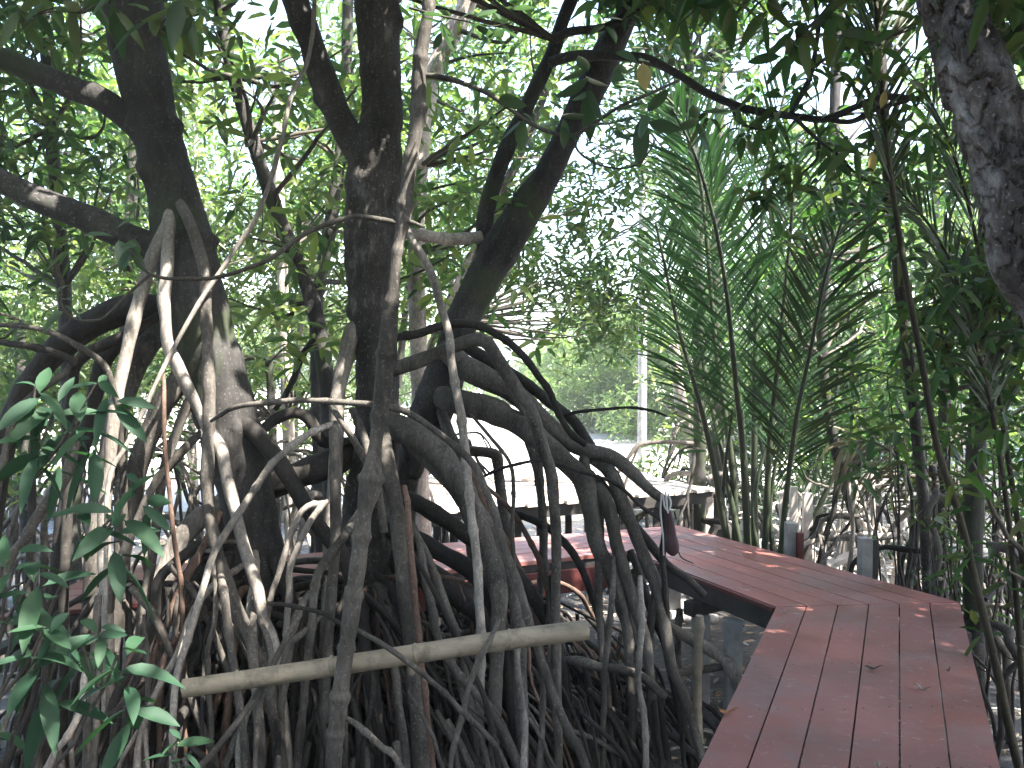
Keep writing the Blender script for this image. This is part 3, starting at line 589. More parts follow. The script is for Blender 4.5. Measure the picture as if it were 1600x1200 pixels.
# ---- tree C
dC = 5.3
tcp = [(1060, -230, 14), (1003, -50, 16), (980, 20, 18), (950, 80, 23), (917, 150, 24), (886, 210, 20), (853, 275, 22), (815, 335, 29), (778, 395, 30), (745, 455, 27), (718, 510, 26), (702, 560, 27), (688, 610, 34), (668, 660, 32), (640, 720, 26), (625, 800, 25), (620, 1000, 22)]
trunkC = [[*P(x, y, dC-.0*x), r/FPX*dC] for x, y, r in tcp]; trunkC = [[trunkC[0][0]+.4, trunkC[0][1]-.1, trunkC[0][2]+1., .06]]+trunkC; trunkC[-1][2] = -.1
brC = [trace([(960, -170), (905, -30), (880, 30), (864, 80), (840, 130), (815, 182), (792, 230), (770, 290), (757, 345), (758, 400), (748, 450)], 5.0, 5.4, 8, 15),
       trace([(866, 62), (890, 50), (930, 45), (962, 35), (1000, 10), (1050, -15), (1120, -60)], 5.05, 4.9, 7, 5),
       trace([(858, 98), (900, 87), (960, 88), (1010, 93), (1060, 117), (1100, 143), (1150, 165), (1190, 175), (1250, 183), (1290, 186), (1340, 166), (1380, 152), (1440, 155)], 5.05, 4.3, 8, 4.5),
       trace([(1235, 178), (1262, 130), (1272, 90), (1278, 40), (1270, -30)], 4.5, 4.4, 4, 3), trace([(1240, 183), (1280, 220), (1310, 243), (1345, 278), (1375, 286)], 4.5, 4.3, 3.5, 2),
       trace([(1266, 110), (1300, 85), (1340, 70), (1390, 60)], 4.4, 4.3, 2.5, 1.6), trace([(1285, 185), (1330, 190), (1370, 170), (1420, 158)], 4.5, 4.3, 4, 2.5),
       trace([(1140, 160), (1155, 190), (1190, 203), (1210, 195)], 4.7, 4.6, 2, 1.2), trace([(1280, 220), (1275, 250), (1250, 275), (1240, 300)], 4.5, 4.4, 2, 1.2)]
rtC = [T([(695, 545), (725, 572), (760, 592), (800, 612), (845, 652), (883, 688), (915, 703), (955, 713), (985, 735), (1012, 762), (1036, 780)], 5.1, 4.75, 21, 8, 'root', False),
       T([(690, 620), (725, 630), (766, 640), (817, 665), (850, 692), (884, 722), (908, 748), (923, 790), (932, 850), (955, 900), (972, 950), (982, 1000), (985, 1050), (988, 1120)], 5.0, 4.5, 23, 6, 'root'),
       T([(915, 703), (914, 725), (927, 765), (932, 805), (938, 850), (936, 905), (940, 1000), (950, 1080)], 4.85, 4.5, 9, 5, 'root'),
       T([(715, 535), (766, 565), (807, 590), (850, 622), (895, 657), (925, 700), (950, 735)], 5.1, 4.9, 11, 8, 'darkroot', False),
       T([(920, 712), (955, 742), (975, 790), (1000, 850), (1020, 900), (1035, 960), (1050, 1040), (1073, 1100), (1095, 1180)], 4.85, 4.5, 12, 7, 'root'),
       T([(920, 740), (945, 780), (958, 830), (977, 900), (996, 960), (1010, 1020), (1020, 1100), (1030, 1200)], 4.8, 4.4, 11, 7, 'root'),
       T([(1036, 780), (1039, 820), (1036, 880), (1042, 950), (1046, 1010), (1060, 1100)], 4.7, 4.6, 5, 4, 'darkroot'),
       T([(930, 745), (965, 790), (1003, 835), (1040, 880), (1075, 905), (1100, 930)], 4.8, 4.8, 8, 6, 'darkroot', False),
       T([(640, 700), (700, 703), (740, 705), (775, 712), (779, 740), (785, 790), (795, 850), (800, 900), (805, 1000)], 5.5, 5.2, 9, 8, 'root'),
       T([(820, 680), (835, 720), (842, 755), (846, 800), (848, 860), (842, 960), (840, 1080)], 5.0, 4.8, 6, 5, 'root'),
       T([(732, 643), (766, 683), (796, 720), (803, 770), (800, 830), (806, 920)], 4.8, 4.7, 3, 3.5, 'root'),
       T([(755, 745), (790, 730), (850, 720), (900, 735), (960, 755), (1000, 790), (1035, 815)], 4.5, 4.6, 2.5, 3, 'darkroot', False),
       T([(872, 652), (910, 642), (960, 638), (1010, 640), (1042, 650)], 4.8, 4.6, 3, 1.8, 'darkroot', False),
       T([(688, 640), (703, 680), (718, 710), (728, 760), (735, 850)], 5.1, 4.9, 11, 7, 'root'),
       T([(786, 609), (810, 630), (824, 663), (840, 704), (846, 760), (852, 850), (856, 950)], 4.9, 4.7, 4.5, 4, 'root'),
       T([(1036, 875), (1020, 940), (1014, 1030), (1030, 1100)], 4.7, 4.6, 6, 6, 'darkroot'),
       T([(958, 870), (956, 935), (950, 1000), (945, 1060), (942, 1150)], 4.5, 4.4, 5, 4.5, 'root'),
       T([(860, 1033), (900, 1032), (935, 1042), (968, 1046), (1000, 1055), (1040, 1090)], 4.6, 4.4, 7, 7, 'root', False),
       T([(1000, 900), (1003, 980), (996, 1060), (1006, 1120), (1010, 1200)], 4.4, 4.2, 5, 5, 'pale'),
       T([(845, 1010), (848, 1060), (847, 1120), (843, 1205)], 3.9, 3.8, 5, 5, 'root'),
       T([(862, 900), (868, 970), (880, 1050), (890, 1150)], 4.6, 4.5, 6, 5, 'darkroot'),
       T([(985, 860), (1010, 930), (1040, 1010), (1060, 1100), (1080, 1190)], 4.9, 4.8, 7, 7, 'darkroot'),
       T([(800, 800), (840, 815), (870, 835), (900, 872), (925, 930), (945, 1000)], 4.9, 4.8, 6, 6, 'darkroot'),
       T([(760, 760), (800, 800), (830, 850), (850, 900), (870, 980)], 4.9, 4.8, 4, 5, 'rootred'),
       T([(715, 690), (745, 760), (780, 830), (815, 900), (840, 970), (850, 1050)], 4.9, 4.7, 6, 6, 'rootred'),
       T([(908, 1114), (935, 1137), (968, 1171), (985, 1200)], 3.9, 3.8, 4, 4, 'darkroot')]
cC, rC = over(26, (0.3, 4.0), (1.0, 6.5), (4.7, 6.8))
for q in [p for p in trunkC[2:13]]+[p for p in trunkB[2:9]]+rtC[0][0][::2]+rtC[1][0][:6:2]+rtB[4][0][:5:2]+brC[0][1::2]+trunkA[3:9:2]+brA[0][3::2]+brA[1][3::2]:  # extra leaf clumps added up the sun rays to shade trunks, branches and roots
    zt = 5.0+rng.uniform(-.3, .3); c = np.array(q[:3])+sdir*((zt-q[2])/sdir[2])
    if zt > q[2]+.5: cC = np.vstack([cC, c]); rC = np.append(rC, .38)
big_tree('dark mangrove leaning right, with thick stilt roots arching over the boardwalk side', (trunkC[-1][0], trunkC[-1][1], 0), trunkC, brC, rtC, (cC, rC, 95, .16, 'leaf', 'far'),
         fill=lambda tr: grow_roots(tr, trunkC[-4][0]+.35, trunkC[-4][1], .3, .95, 70, .006, .016, (.3, 1.5), ['root', 'darkroot', 'darkroot', 'rootred'], azr=(-2.0, 1.6)) or root_mass(tr, trunkC[-4][0]+.35, trunkC[-4][1]-.2, 110, (.1, 1.2), .95, (-2.2, .9)))

# pale limb linking B and C, slim sapling in front, vine
mb = MB(); tube(mb, trace([(560, 355), (620, 362), (660, 368), (700, 374), (750, 371)], 4.8, 5.3, 9, 9), sides=12, lobe=.05, step=.03)
tag(mb.build('fallen_limb', M['whitebark']), 'short pale grey limb wedged level between the central trunk and the leaning trunk', 'branch')
vn = thing('hanging_vine', 'thin tan liana hanging beside the left mangrove, curving down to the left', 'vine', P(170, 750, 3.9))
mb = MB(); tube(mb, trace([(495, -60), (490, 20), (487, 60), (478, 100), (455, 150), (440, 220), (420, 290), (400, 340), (360, 400), (330, 445), (290, 510), (255, 575), (225, 640), (195, 700), (170, 755), (165, 900)], 4.3, 3.8, 3.5, 3.5, True), sides=8, step=.03, lump=.1, wob=.002); mb.build('stem', M['pale'], vn)

F = [(668, -150, 8), (670, 0, 9), (662, 60, 10), (655, 115, 12), (652, 186, 12), (640, 260, 10), (630, 345, 12), (620, 400, 9), (612, 470, 11), (606, 530, 14), (598, 610, 13), (586, 700, 12), (578, 760, 17), (568, 810, 13), (557, 900, 13), (543, 1000, 13), (530, 1100, 14), (520, 1220, 14)]
dF = 3.25; fpts = [[*P(x, y, dF), r/FPX*dF] for x, y, r in F]; fpts = [[fpts[0][0], fpts[0][1], fpts[0][2]+1.0, .015]]+fpts+[[fpts[-1][0]-.02, fpts[-1][1]-.01, -.08, .035]]
sp = thing('mangrove_sapling', 'slender grey mangrove stem standing closest, crossing the central trunk', 'tree', (fpts[-1][0], fpts[-1][1], 0))
mb = MB(); tube(mb, fpts, sides=14, step=.015, lump=.06, nodes=.13, lobe=.02); mb.build('stem', M['root'], sp)
twF = [trace([(655, 117), (685, 120), (716, 127), (760, 145), (800, 172), (834, 196), (868, 209), (898, 211), (935, 189), (970, 165), (1010, 148), (1062, 125)], 3.25, 3.1, 4.5, 2.2),
       trace([(898, 212), (903, 235), (930, 255), (970, 263), (1000, 255), (1018, 232), (1025, 215)], 3.2, 3.1, 2, 1.2),
       trace([(628, 350), (580, 340), (555, 338), (530, 344), (500, 355), (470, 370), (430, 400), (405, 413), (365, 427), (330, 434), (290, 436), (256, 435), (232, 427)], 3.25, 3.0, 4.5, 3),
       trace([(290, 436), (256, 435), (232, 427), (215, 405), (200, 390)], 3.0, 3.0, 2.6, 1.5), trace([(235, 428), (200, 460), (165, 495), (150, 501), (120, 500), (100, 485), (95, 465), (97, 440)], 3.0, 2.9, 2.5, 1.5),
       trace([(640, 12), (675, 22), (720, 32), (765, 40), (800, 35)], 3.2, 3.1, 2, 1), trace([(628, 345), (645, 348), (662, 355)], 3.25, 3.2, 6, 2),
       trace([(530, 344), (515, 380), (500, 420), (490, 440)], 3.2, 3.3, 2.4, 1.5)]
for b in twF:
    mb = MB(); tube(mb, b, sides=8, step=.02, lump=.06, wob=.001); mb.build('twig', M['twig'], sp)
def cluster(mb, px, py, d, Lpx, n=6, kind='near', axis=None, mi=0, wr=.42, spread=.3, droop=.2, el0=.75):
    rosettes(mb, [P(px, py, d)], Lpx/FPX*d, nl=n, kind=kind, ax=[axis] if axis is not None else None, cull=False, mi=mi, wr=wr, spread=spread, droop=droop, el0=el0)
mb = MB()
for (px, py, L, n, ax) in ((915, 150, 75, 7, (0, -.2, -1)), (880, 195, 60, 5, (-.3, -.3, -1)), (815, 190, 62, 4, (0, -.3, -1)), (1010, 195, 70, 6, (0, -.3, -1)), (1000, 100, 60, 5, (.3, -.2, .3)),
                           (1095, 205, 55, 6, (0, -.2, -1)), (690, 50, 55, 6, (0, -.3, -1)), (740, 45, 55, 5, (0, -.3, -1)), (785, 40, 60, 5, (0, -.2, -1)), (180, 365, 55, 3, (0, -.3, .6)), (205, 390, 55, 4, (0, -.2, -.8)),
                           (97, 462, 45, 5, (0, -.2, .6)), (945, 25, 50, 4, (0, 0, 1)), (960, 205, 60, 4, (0, -.3, -1))):
    cluster(mb, px, py, 3.1, L, n, axis=ax)
mb.build('leaves', M['leafg'], sp)
mb = MB(); put_leaves(mb, [P(1004, 98, 3.1)], [(.1, 0, -1)], [(0, -1, .1)], 42/FPX*3.1, 24/FPX*3.1, .05, 'near'); mb.build('yellow_leaf', M['yellow'], sp)

# ---- tree D (right, flaky bark)
dD = 2.9
tdp = [(1440, -260, 36), (1478, -20, 38), (1497, 50, 40), (1522, 110, 43), (1548, 190, 42), (1566, 260, 39), (1577, 330, 36), (1590, 400, 34), (1618, 450, 34), (1655, 520, 36), (1700, 700, 40), (1750, 1100, 46)]
trunkD = [[*P(x, y, dD), r/FPX*dD] for x, y, r in tdp]; trunkD = [[trunkD[0][0]-.3, trunkD[0][1]+.2, trunkD[0][2]+1.2, .05]]+trunkD; trunkD[-1][2] = -.1
tr = thing('mangrove_tree', 'pale trunk with peeling flaky bark leaning in at the top right corner', 'tree', (trunkD[-1][0], trunkD[-1][1], 0))
mb = MB(); tube(mb, trunkD, step=.008, sides=120, lump=.01, lobe=.05, plates=(.085, .019), knobs=14); mb.build('trunk', M['flaky'], tr, smooth=False)
cD, rD = over(26, (1.0, 5.6), (-3.0, 3.4), (4.4, 6.4)); 
for px in (1180, 1280, 1380, 1480, 1560):  # leaf clumps added along the sun rays to keep the near deck shaded
    for py in (1010, 1090, 1180):
        c = G(px, py, DZ); c = c+sdir*((4.9+rng.uniform(-.2, .4)-DZ)/sdir[2]); cD = np.vstack([cD, c]); rD = np.append(rD, .5)
mb = MB(); limbs(mb, [p for p in trunkD if p[2] > 3], cD, .03); mb.build('limbs', M['twig'], tr)
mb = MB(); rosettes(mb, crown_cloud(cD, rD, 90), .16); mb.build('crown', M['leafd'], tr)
mb = MB(); tube(mb, trace([(1625, 262), (1600, 258), (1585, 256), (1570, 258)], 2.7, 2.75, 2, 1), sides=6); mb.build('twig', M['twig'], tr)
for k in range(14):
    az = rng.uniform(0, 6.28); b = np.array(trunkD[-2][:3]); zs = rng.uniform(.4, .9); mb = MB(); c = np.array([math.cos(az), math.sin(az)])*rng.uniform(.2, .5)
    tube(mb, [[b[0], b[1], zs, .02], [b[0]+c[0]*.7, b[1]+c[1]*.7, zs*.8, .018], [b[0]+c[0], b[1]+c[1], zs*.4, .016], [b[0]+c[0]*1.1, b[1]+c[1]*1.1, -.06, .015]], sides=8, step=.04); mb.build('prop_root', M['root'], tr)
# more canopy overhead, behind the camera and to the sides, each on its own tree
over_spec = [((-3.2, -1.6), (-5.5, -1.0), (-4.5, 1.2), 'mangrove tree standing behind the viewer on the left'), ((2.6, -2.8), (-1.0, 4.5), (-5.0, -.5), 'mangrove tree standing behind the viewer on the right'),
             ((4.9, 4.6), (3.0, 7.5), (2.5, 7.5), 'tall leafy mangrove beyond the right edge of the boardwalk'), ((-5.2, 3.8), (-8.5, -4.0), (1.5, 7.5), 'tall leafy mangrove outside the left edge')]
over_spec = [(*o, (4.5, 6.6)) for o in over_spec]+[((-5.0, -4.5), (-7.5, -3.5), (-6.5, -1.5), 'low leafy mangrove added for shade far behind the viewer, left of the deck', (.8, 4.5)), ((1.2, -6.0), (-1.0, 4.0), (-7.5, -4.5), 'low leafy mangrove added for shade far behind the viewer, right of the deck', (.8, 4.5)),  # trees from here on are unseen, added to block sky light and sun
    ((4.0, -.4), (1.9, 5.0), (-3.6, 3.0), 'tall dense mangrove added for shade to the right of the deck near the viewer', (4.0, 5.6)), ((5.6, -3.4), (3.5, 7.5), (-5.5, .5), 'tall dense mangrove added for shade behind the viewer, far right', (4.2, 6.5)),
    ((4.5, -1.5), (3.0, 5.5), (-4.5, 1.5), 'low leafy mangrove added for shade on the right side of the deck behind the viewer', (.8, 4.5)), ((-4.6, .2), (-5.6, -3.4), (-2.0, 2.2), 'low leafy mangrove added for shade outside the left edge near the viewer', (.8, 4.5))]
for (bx, by), xr, yr, lab, zr in over_spec:
    tr = thing('mangrove_tree', lab, 'tree', (bx, by, 0)); tk = [[bx, by, -.1, .11], [bx+.1, by, 1.5, .10], [bx-.1, by+.1, 3.2, .08], [(xr[0]+xr[1])/2, (yr[0]+yr[1])/2, min(4.8, zr[1]), .05]]
    mb = MB(); tube(mb, tk, step=.06, sides=14, lobe=.04); mb.build('trunk', M['trunk'], tr)
    C, rd = over(30, xr, yr, zr); mb = MB(); limbs(mb, tk[2:], C, .03); mb.build('limbs', M['twig'], tr)
    mb = MB(); rosettes(mb, crown_cloud(C, rd, 80), .17); mb.build('crown', M['leaf'], tr)

# ------------------------------------------------------------------ background mangroves
BG = [ # trunk px path (px,py), depth, r px top,bottom, crown box(px0,px1,py0,py1), depth spread, blobs, per, leaf m, leafmat, label
 ([(335, -120), (345, 20), (365, 120), (395, 220), (425, 310), (460, 400), (488, 470), (505, 560), (515, 640), (520, 800)], 6.2, 9, 15, (230, 560, -120, 470), 1.2, 22, 26, .115, 'leafy', 'trunk', 'thin grey mangrove curving up behind, between the left and central trees'),
 ([(545, -100), (540, 150), (530, 250), (515, 360), (500, 440), (495, 520)], 7.2, 8, 11, (430, 760, -120, 420), 1.4, 20, 26, .12, 'leaf', 'trunk', 'slim grey trunk rising just left of the central mangrove'),
 ([(745, -60), (730, 0), (712, 45), (692, 78), (680, 105), (668, 150), (655, 260), (650, 400), (655, 600), (660, 800)], 6.8, 15, 13, (620, 900, -120, 420), 1.2, 20, 26, .11, 'leafy', 'whitebark', 'white barked crooked mangrove behind the central tree'),
 ([(60, -120), (80, 200), (100, 450), (110, 700), (115, 900)], 6.6, 8, 13, (-90, 190, -120, 480), 1.3, 24, 28, .115, 'leaf', 'trunk', 'mangrove behind the far left branches'),
 ([(-120, -120), (-110, 300), (-90, 800)], 5.6, 10, 13, (-260, 60, -160, 560), 1.0, 20, 28, .115, 'leaf', 'trunk', 'mangrove half out of view beyond the left edge'),
 ([(215, 100), (200, 400), (190, 700), (190, 900)], 9.0, 7, 10, (60, 330, 60, 560), 1.5, 20, 28, .12, 'leafy', 'trunk', 'distant mangrove behind the left trunk'),
 ([(430, 100), (440, 400), (450, 650), (455, 850)], 9.5, 7, 10, (330, 620, 80, 600), 1.5, 20, 28, .12, 'leafy', 'whitebark', 'distant pale mangrove seen low between the left and central trees'),
 ([(900, -50), (850, 150), (760, 350), (690, 500), (650, 640)], 8.2, 5, 6, (740, 960, -60, 560), 1.4, 22, 26, .12, 'leaf', 'trunk', 'mangrove whose leaves hang behind the leaning tree'),
 ([(1140, -120), (1130, 60), (1120, 300), (1120, 600)], 10.5, 6, 9, (870, 1130, 110, 440), 1.5, 30, 30, .11, 'leaf', 'twig', 'thin dark tree behind the tips of the leaning tree'),
 ([(1052, 540), (1058, 580), (1066, 640), (1082, 690), (1092, 740), (1100, 830)], 12.0, 8, 14, (1010, 1200, 480, 740), 1.4, 14, 26, .12, 'leafy', 'whitebark', 'small pale mangrove beside the bleached platform'),
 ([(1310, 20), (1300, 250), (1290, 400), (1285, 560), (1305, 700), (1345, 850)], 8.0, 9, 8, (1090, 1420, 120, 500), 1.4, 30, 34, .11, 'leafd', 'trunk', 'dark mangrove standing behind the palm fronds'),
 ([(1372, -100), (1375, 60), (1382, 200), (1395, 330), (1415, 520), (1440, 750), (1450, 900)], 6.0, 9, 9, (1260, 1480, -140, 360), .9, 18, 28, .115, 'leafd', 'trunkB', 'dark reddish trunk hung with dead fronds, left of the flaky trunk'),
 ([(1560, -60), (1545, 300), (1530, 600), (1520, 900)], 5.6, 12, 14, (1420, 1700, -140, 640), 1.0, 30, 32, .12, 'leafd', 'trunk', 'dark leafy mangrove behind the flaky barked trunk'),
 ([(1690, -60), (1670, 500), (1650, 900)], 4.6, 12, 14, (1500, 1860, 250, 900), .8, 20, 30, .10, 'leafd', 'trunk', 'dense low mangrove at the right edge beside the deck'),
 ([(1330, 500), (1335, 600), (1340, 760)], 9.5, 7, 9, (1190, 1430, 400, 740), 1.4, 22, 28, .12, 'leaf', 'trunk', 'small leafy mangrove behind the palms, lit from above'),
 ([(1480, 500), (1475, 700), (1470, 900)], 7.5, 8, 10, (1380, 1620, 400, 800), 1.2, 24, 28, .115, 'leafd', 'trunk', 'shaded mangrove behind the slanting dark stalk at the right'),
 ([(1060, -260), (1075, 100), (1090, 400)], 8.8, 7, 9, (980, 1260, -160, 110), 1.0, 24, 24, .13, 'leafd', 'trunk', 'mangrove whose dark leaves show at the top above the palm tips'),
 ([(120, 60), (130, 400), (120, 640)], 12.0, 4, 6, (-120, 300, -100, 420), 1.5, 40, 44, .11, 'leafy', 'trunk', 'slim far mangrove seen through the leaves behind the top left branches'),
 ([(300, 60), (310, 400), (300, 640)], 11.5, 4, 6, (180, 480, 100, 620), 1.2, 40, 44, .11, 'leafy', 'whitebark', 'slim far mangrove with a pale stem right of the left trunk'),
 ([(650, 60), (640, 400), (620, 640)], 12.5, 4, 6, (480, 800, -80, 400), 1.5, 40, 44, .11, 'leafy', 'trunk', 'slim far mangrove seen between the central trunk and the leaning tree'),
 ([(480, 300), (470, 500), (460, 650)], 12.5, 4, 6, (440, 720, 320, 620), 1.2, 34, 40, .11, 'leafy', 'whitebark', 'slim far mangrove low behind the central trunk'),
 ([(720, 300), (700, 500), (690, 650)], 10.5, 3, 5, (740, 1010, 200, 520), 1.2, 50, 46, .10, 'leaf', 'twig', 'fine leaved far mangrove just right of the leaning trunk'),
 ([(60, 300), (50, 500), (40, 680)], 11.0, 4, 6, (-120, 220, 380, 650), 1.2, 34, 40, .11, 'leafy', 'trunk', 'slim far mangrove low at the left behind the roots'),
 ([(1390, 200), (1380, 500), (1370, 700)], 11.0, 4, 6, (1180, 1600, 250, 700), 1.2, 44, 44, .11, 'leaf', 'trunk', 'slim far mangrove deep in the shade at the right'),
 ([(30, 500), (35, 650), (40, 800)], 8.0, 7, 10, (-120, 160, 440, 760), 1.2, 18, 28, .11, 'leafy', 'trunk', 'low bushy mangrove behind the stilt roots at the left edge'),
 ([(420, 560), (425, 650), (430, 800)], 8.4, 6, 8, (180, 560, 500, 720), 1.2, 16, 24, .11, 'leafy', 'trunk', 'low bushy mangrove seen through the roots under the left tree'),
]
for (tp, d, r0, r1, (x0, x1, y0, y1), ds, nb, per, L, lm, bm, lab) in BG:
    pts = trace(tp, d, d, r0, r1); 
    if pts[-1][2] > 0: pts.append([pts[-1][0]+.05, pts[-1][1], -.08, pts[-1][3]*1.1])
    base = (pts[-1][0], pts[-1][1], 0); tr = thing('mangrove_tree', lab, 'tree', base, 'mangroves crowding the background')
    mb = MB(); tube(mb, pts, step=.05, sides=14, lump=.05, lobe=.05); mb.build('trunk', M[bm], tr)
    C = np.array([P(rng.uniform(x0, x1), rng.uniform(y0, y1), d+rng.uniform(-ds, ds)) for _ in range(nb)]); C[:, 2] = np.maximum(C[:, 2], .5); rd = rng.uniform(.38, .72, nb)*(d/7)**.5
    hi = [p for p in pts if p[2] > C[:, 2].min()-.5] or pts[:3]
    mb = MB(); limbs(mb, hi, C, .022, 6); mb.build('limbs', M['twig'], tr)
    mb = MB(); rosettes(mb, crown_cloud(C, rd, per*.52), L*1.4, nl=7); mb.build('crown', M[lm], tr)
    grow_roots(tr, base[0], base[1], .5, 1.5, 9, .012, .028, (.4, 1.3), ['root', 'root', 'pale', 'darkroot'])

# far sunlit trees round the clearing
FAR = [(-260, 30, 5, 8), (-60, 34, 5, 8), (160, 38, 4.5, 9), (380, 33, 5, 8), (600, 36, 3.6, 9), (760, 40, 3.2, 8), (915, 30, 2.6, 4), (965, 26, 3.1, 3), (1080, 24, 4.2, 5), (1260, 22, 7, 7), (1450, 20, 8, 7), (1700, 20, 9, 8)]
farlab = ['beyond the far left edge of the clearing', 'at the left end of the clearing', 'behind the distant left mangroves', 'between the left and central trees, far off', 'behind the central trunk, far off', 'low across the clearing behind the leaning tree',
          'low and pale at the far end of the bright clearing', 'low and bright green just left of the concrete pole', 'bright green just right of the concrete pole', 'tall behind the palm clump', 'tall and hidden deep at the right', 'tall beyond the right edge']
for (px, d, hgt, sp_), lab in zip(FAR, farlab):
    b = P(px, 600, d); tr = thing('far_tree', 'sunlit green tree '+lab, 'tree', (b[0], b[1], 0), 'sunlit trees round the clearing')
    tk = [[b[0], b[1], -.1, .16], [b[0]+.2, b[1], hgt*.4, .12], [b[0]+.1, b[1], hgt*.85, .04]]; mb = MB(); tube(mb, tk, step=.2, sides=8, lobe=.05); mb.build('trunk', M['trunk'], tr)
    n = 14+int(hgt*2.5); C = np.c_[b[0]+rng.uniform(-sp_/2, sp_/2, n), b[1]+rng.uniform(-1.5, 1.5, n), rng.uniform(.9 if hgt > 3.5 else .5, hgt, n)]
    mb = MB(); limbs(mb, tk, C, .05, 5); mb.build('limbs', M['twig'], tr)
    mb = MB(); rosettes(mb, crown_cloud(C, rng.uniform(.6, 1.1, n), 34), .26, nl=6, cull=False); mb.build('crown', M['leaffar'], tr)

# ------------------------------------------------------------------ nipa palms
def frond(par, px, d0, d1, r0, r1, n, Lm, mat='palm', start=.2, ang=(38, 62), droop=.12, wid=.021, name='frond', face=None, rmat='rachis'):
    pts = trace(px, d0, d1, r0, r1); 
    mb = MB(); X = tube(mb, pts, step=.04, sides=8, lump=.02); st = mb.build(name, M[rmat], par)
    k = len(X); Tn = nrm(np.gradient(X, axis=0)); lb = MB(); tt = np.linspace(start, .995, n); idx = np.clip((tt*(k-1)).astype(int), 0, k-1)
    fc = np.array([rng.uniform(-.45, .45), -1, .15]) if face is None else np.array(face, float)
    for s in (-1, 1):
        base = X[idx]+rng.normal(0, .004, (n, 3)); t_ = Tn[idx]; sd = nrm(np.cross(t_, fc))*s; a = np.radians(np.mean(ang)+rng.normal(0, 3, n)+(rng.random(n) < .12)*rng.normal(0, 16, n))*(1-.35*tt)
        dv = t_*np.cos(a)[:, None]+sd*np.sin(a)[:, None]+fc*.12+rng.normal(0, .05, (n, 3))
        pr = np.interp(tt, [0, start, start+.15, .6, .9, 1], [0, .55, 1, 1, .75, .45])
        put_leaves(lb, base, dv, nrm(-np.cross(sd*s, t_)+rng.normal(0, .3, (n, 3))), Lm*pr*rng.uniform(.85, 1.1, n), wid*rng.uniform(.8, 1.2, n), droop*rng.uniform(.3, 2, n), 'near')
    lo = lb.build('leaflets', M[mat], st)
pm = thing('nipa_palm', 'clump of tall green nipa palm fronds rising behind the deck at centre right', 'palm', P(1170, 860, 7.2)*[1, 1, 0])
frond(pm, [(1140, 875), (1135, 840), (1110, 700), (1085, 600), (1062, 520), (1042, 430), (1025, 350)], 7.2, 6.8, 6.5, 2, 50, .6, start=.34)
frond(pm, [(1170, 875), (1168, 850), (1160, 700), (1150, 600), (1140, 500), (1130, 420), (1112, 330), (1085, 240), (1050, 170)], 7.2, 6.4, 6, 2, 62, .8, start=.3)
frond(pm, [(1192, 880), (1195, 860), (1202, 700), (1212, 600), (1222, 500), (1232, 400), (1240, 300), (1245, 220)], 7.1, 6.6, 6, 2, 60, .8, start=.3)
frond(pm, [(1214, 885), (1220, 860), (1230, 760), (1245, 650), (1268, 540), (1290, 430), (1320, 330)], 7.0, 6.3, 5, 2, 52, .75, 'palmd', start=.3)
frond(pm, [(1150, 870), (1145, 740), (1120, 560), (1108, 420), (1095, 290), (1070, 190), (1020, 130)], 7.6, 7.2, 6, 2, 60, .8, start=.45)
frond(pm, [(1180, 870), (1178, 740), (1180, 560), (1185, 420), (1200, 260), (1230, 130)], 7.7, 7.4, 6, 2, 56, .8, start=.3)
frond(pm, [(1160, 870), (1130, 720), (1098, 560), (1090, 420), (1115, 300), (1180, 210)], 7.5, 7.8, 5, 2, 52, .7, start=.35)
mb = MB()
for k in range(4):
    x = 1140+k*22+rng.uniform(-5, 5); tube(mb, trace([(x, 890), (x-3+rng.uniform(-12, 12), 780), (x+rng.uniform(-30, 30), 640)], 7.3, 7.2+rng.uniform(-.3, .3), 5, 2, False), sides=6)
mb.build('leaf_stalk', M['rachis'], pm)
pd = thing('nipa_palm', 'dark slanting palm stalk with drooping fronds close to the right deck edge', 'palm', P(1590, 1180, 3.7)*[1, 1, 0])
M['stalkd'] = bark('dark_stalk', (.015, .013, .008), (.035, .03, .018), (.07, .06, .04), scale=9, bump=.3)
frond(pd, [(1625, 1290), (1592, 1200), (1555, 1036), (1526, 918), (1500, 810), (1465, 700), (1440, 565), (1415, 430), (1395, 300), (1382, 200), (1368, 0), (1350, -150)], 3.7, 4.6, 7, 3, 40, .5, 'palmd', rmat='stalkd', start=.66, ang=(20, 50))
frond(pd, [(1610, 1290), (1600, 1100), (1585, 900), (1560, 700), (1520, 520), (1470, 380), (1400, 290)], 4.1, 4.9, 6, 2, 50, .5, 'palmd', rmat='stalkd', start=.6, ang=(25, 55), wid=.016)
frond(pd, [(1625, 1290), (1600, 900), (1560, 620), (1530, 400), (1490, 240), (1440, 130)], 4.4, 5.2, 6, 2, 54, .55, 'palmd', rmat='stalkd', start=.5, ang=(25, 55), wid=.016)
pe = thing('nipa_palm', 'pale sunlit palm frond fanning out low behind the thicket at the right', 'palm', P(1290, 820, 9.2)*[1, 1, 0])
frond(pe, [(1250, 860), (1290, 770), (1330, 690), (1375, 600), (1420, 520)], 9.2, 8.8, 5, 2, 44, .75, 'palm', start=.15)
frond(pe, [(1260, 860), (1270, 760), (1300, 660), (1310, 560), (1300, 480)], 9.4, 9.2, 5, 2, 44, .7, 'palm', start=.2)
frond(pe, [(1240, 860), (1210, 780), (1190, 700), (1180, 640)], 9.4, 9.6, 4, 2, 36, .6, 'palm', start=.2)
ph = thing('nipa_palm', 'brown drooping dead palm frond hanging above the bleached roots at the right', 'palm', P(1370, 830, 7.0)*[1, 1, 0])
M['deadfrond'] = leafmat('dead_frond', [(.05, .045, .025), (.09, .08, .04), (.14, .11, .06)], tr=.3, trc=(1.2, 1.1, .8))
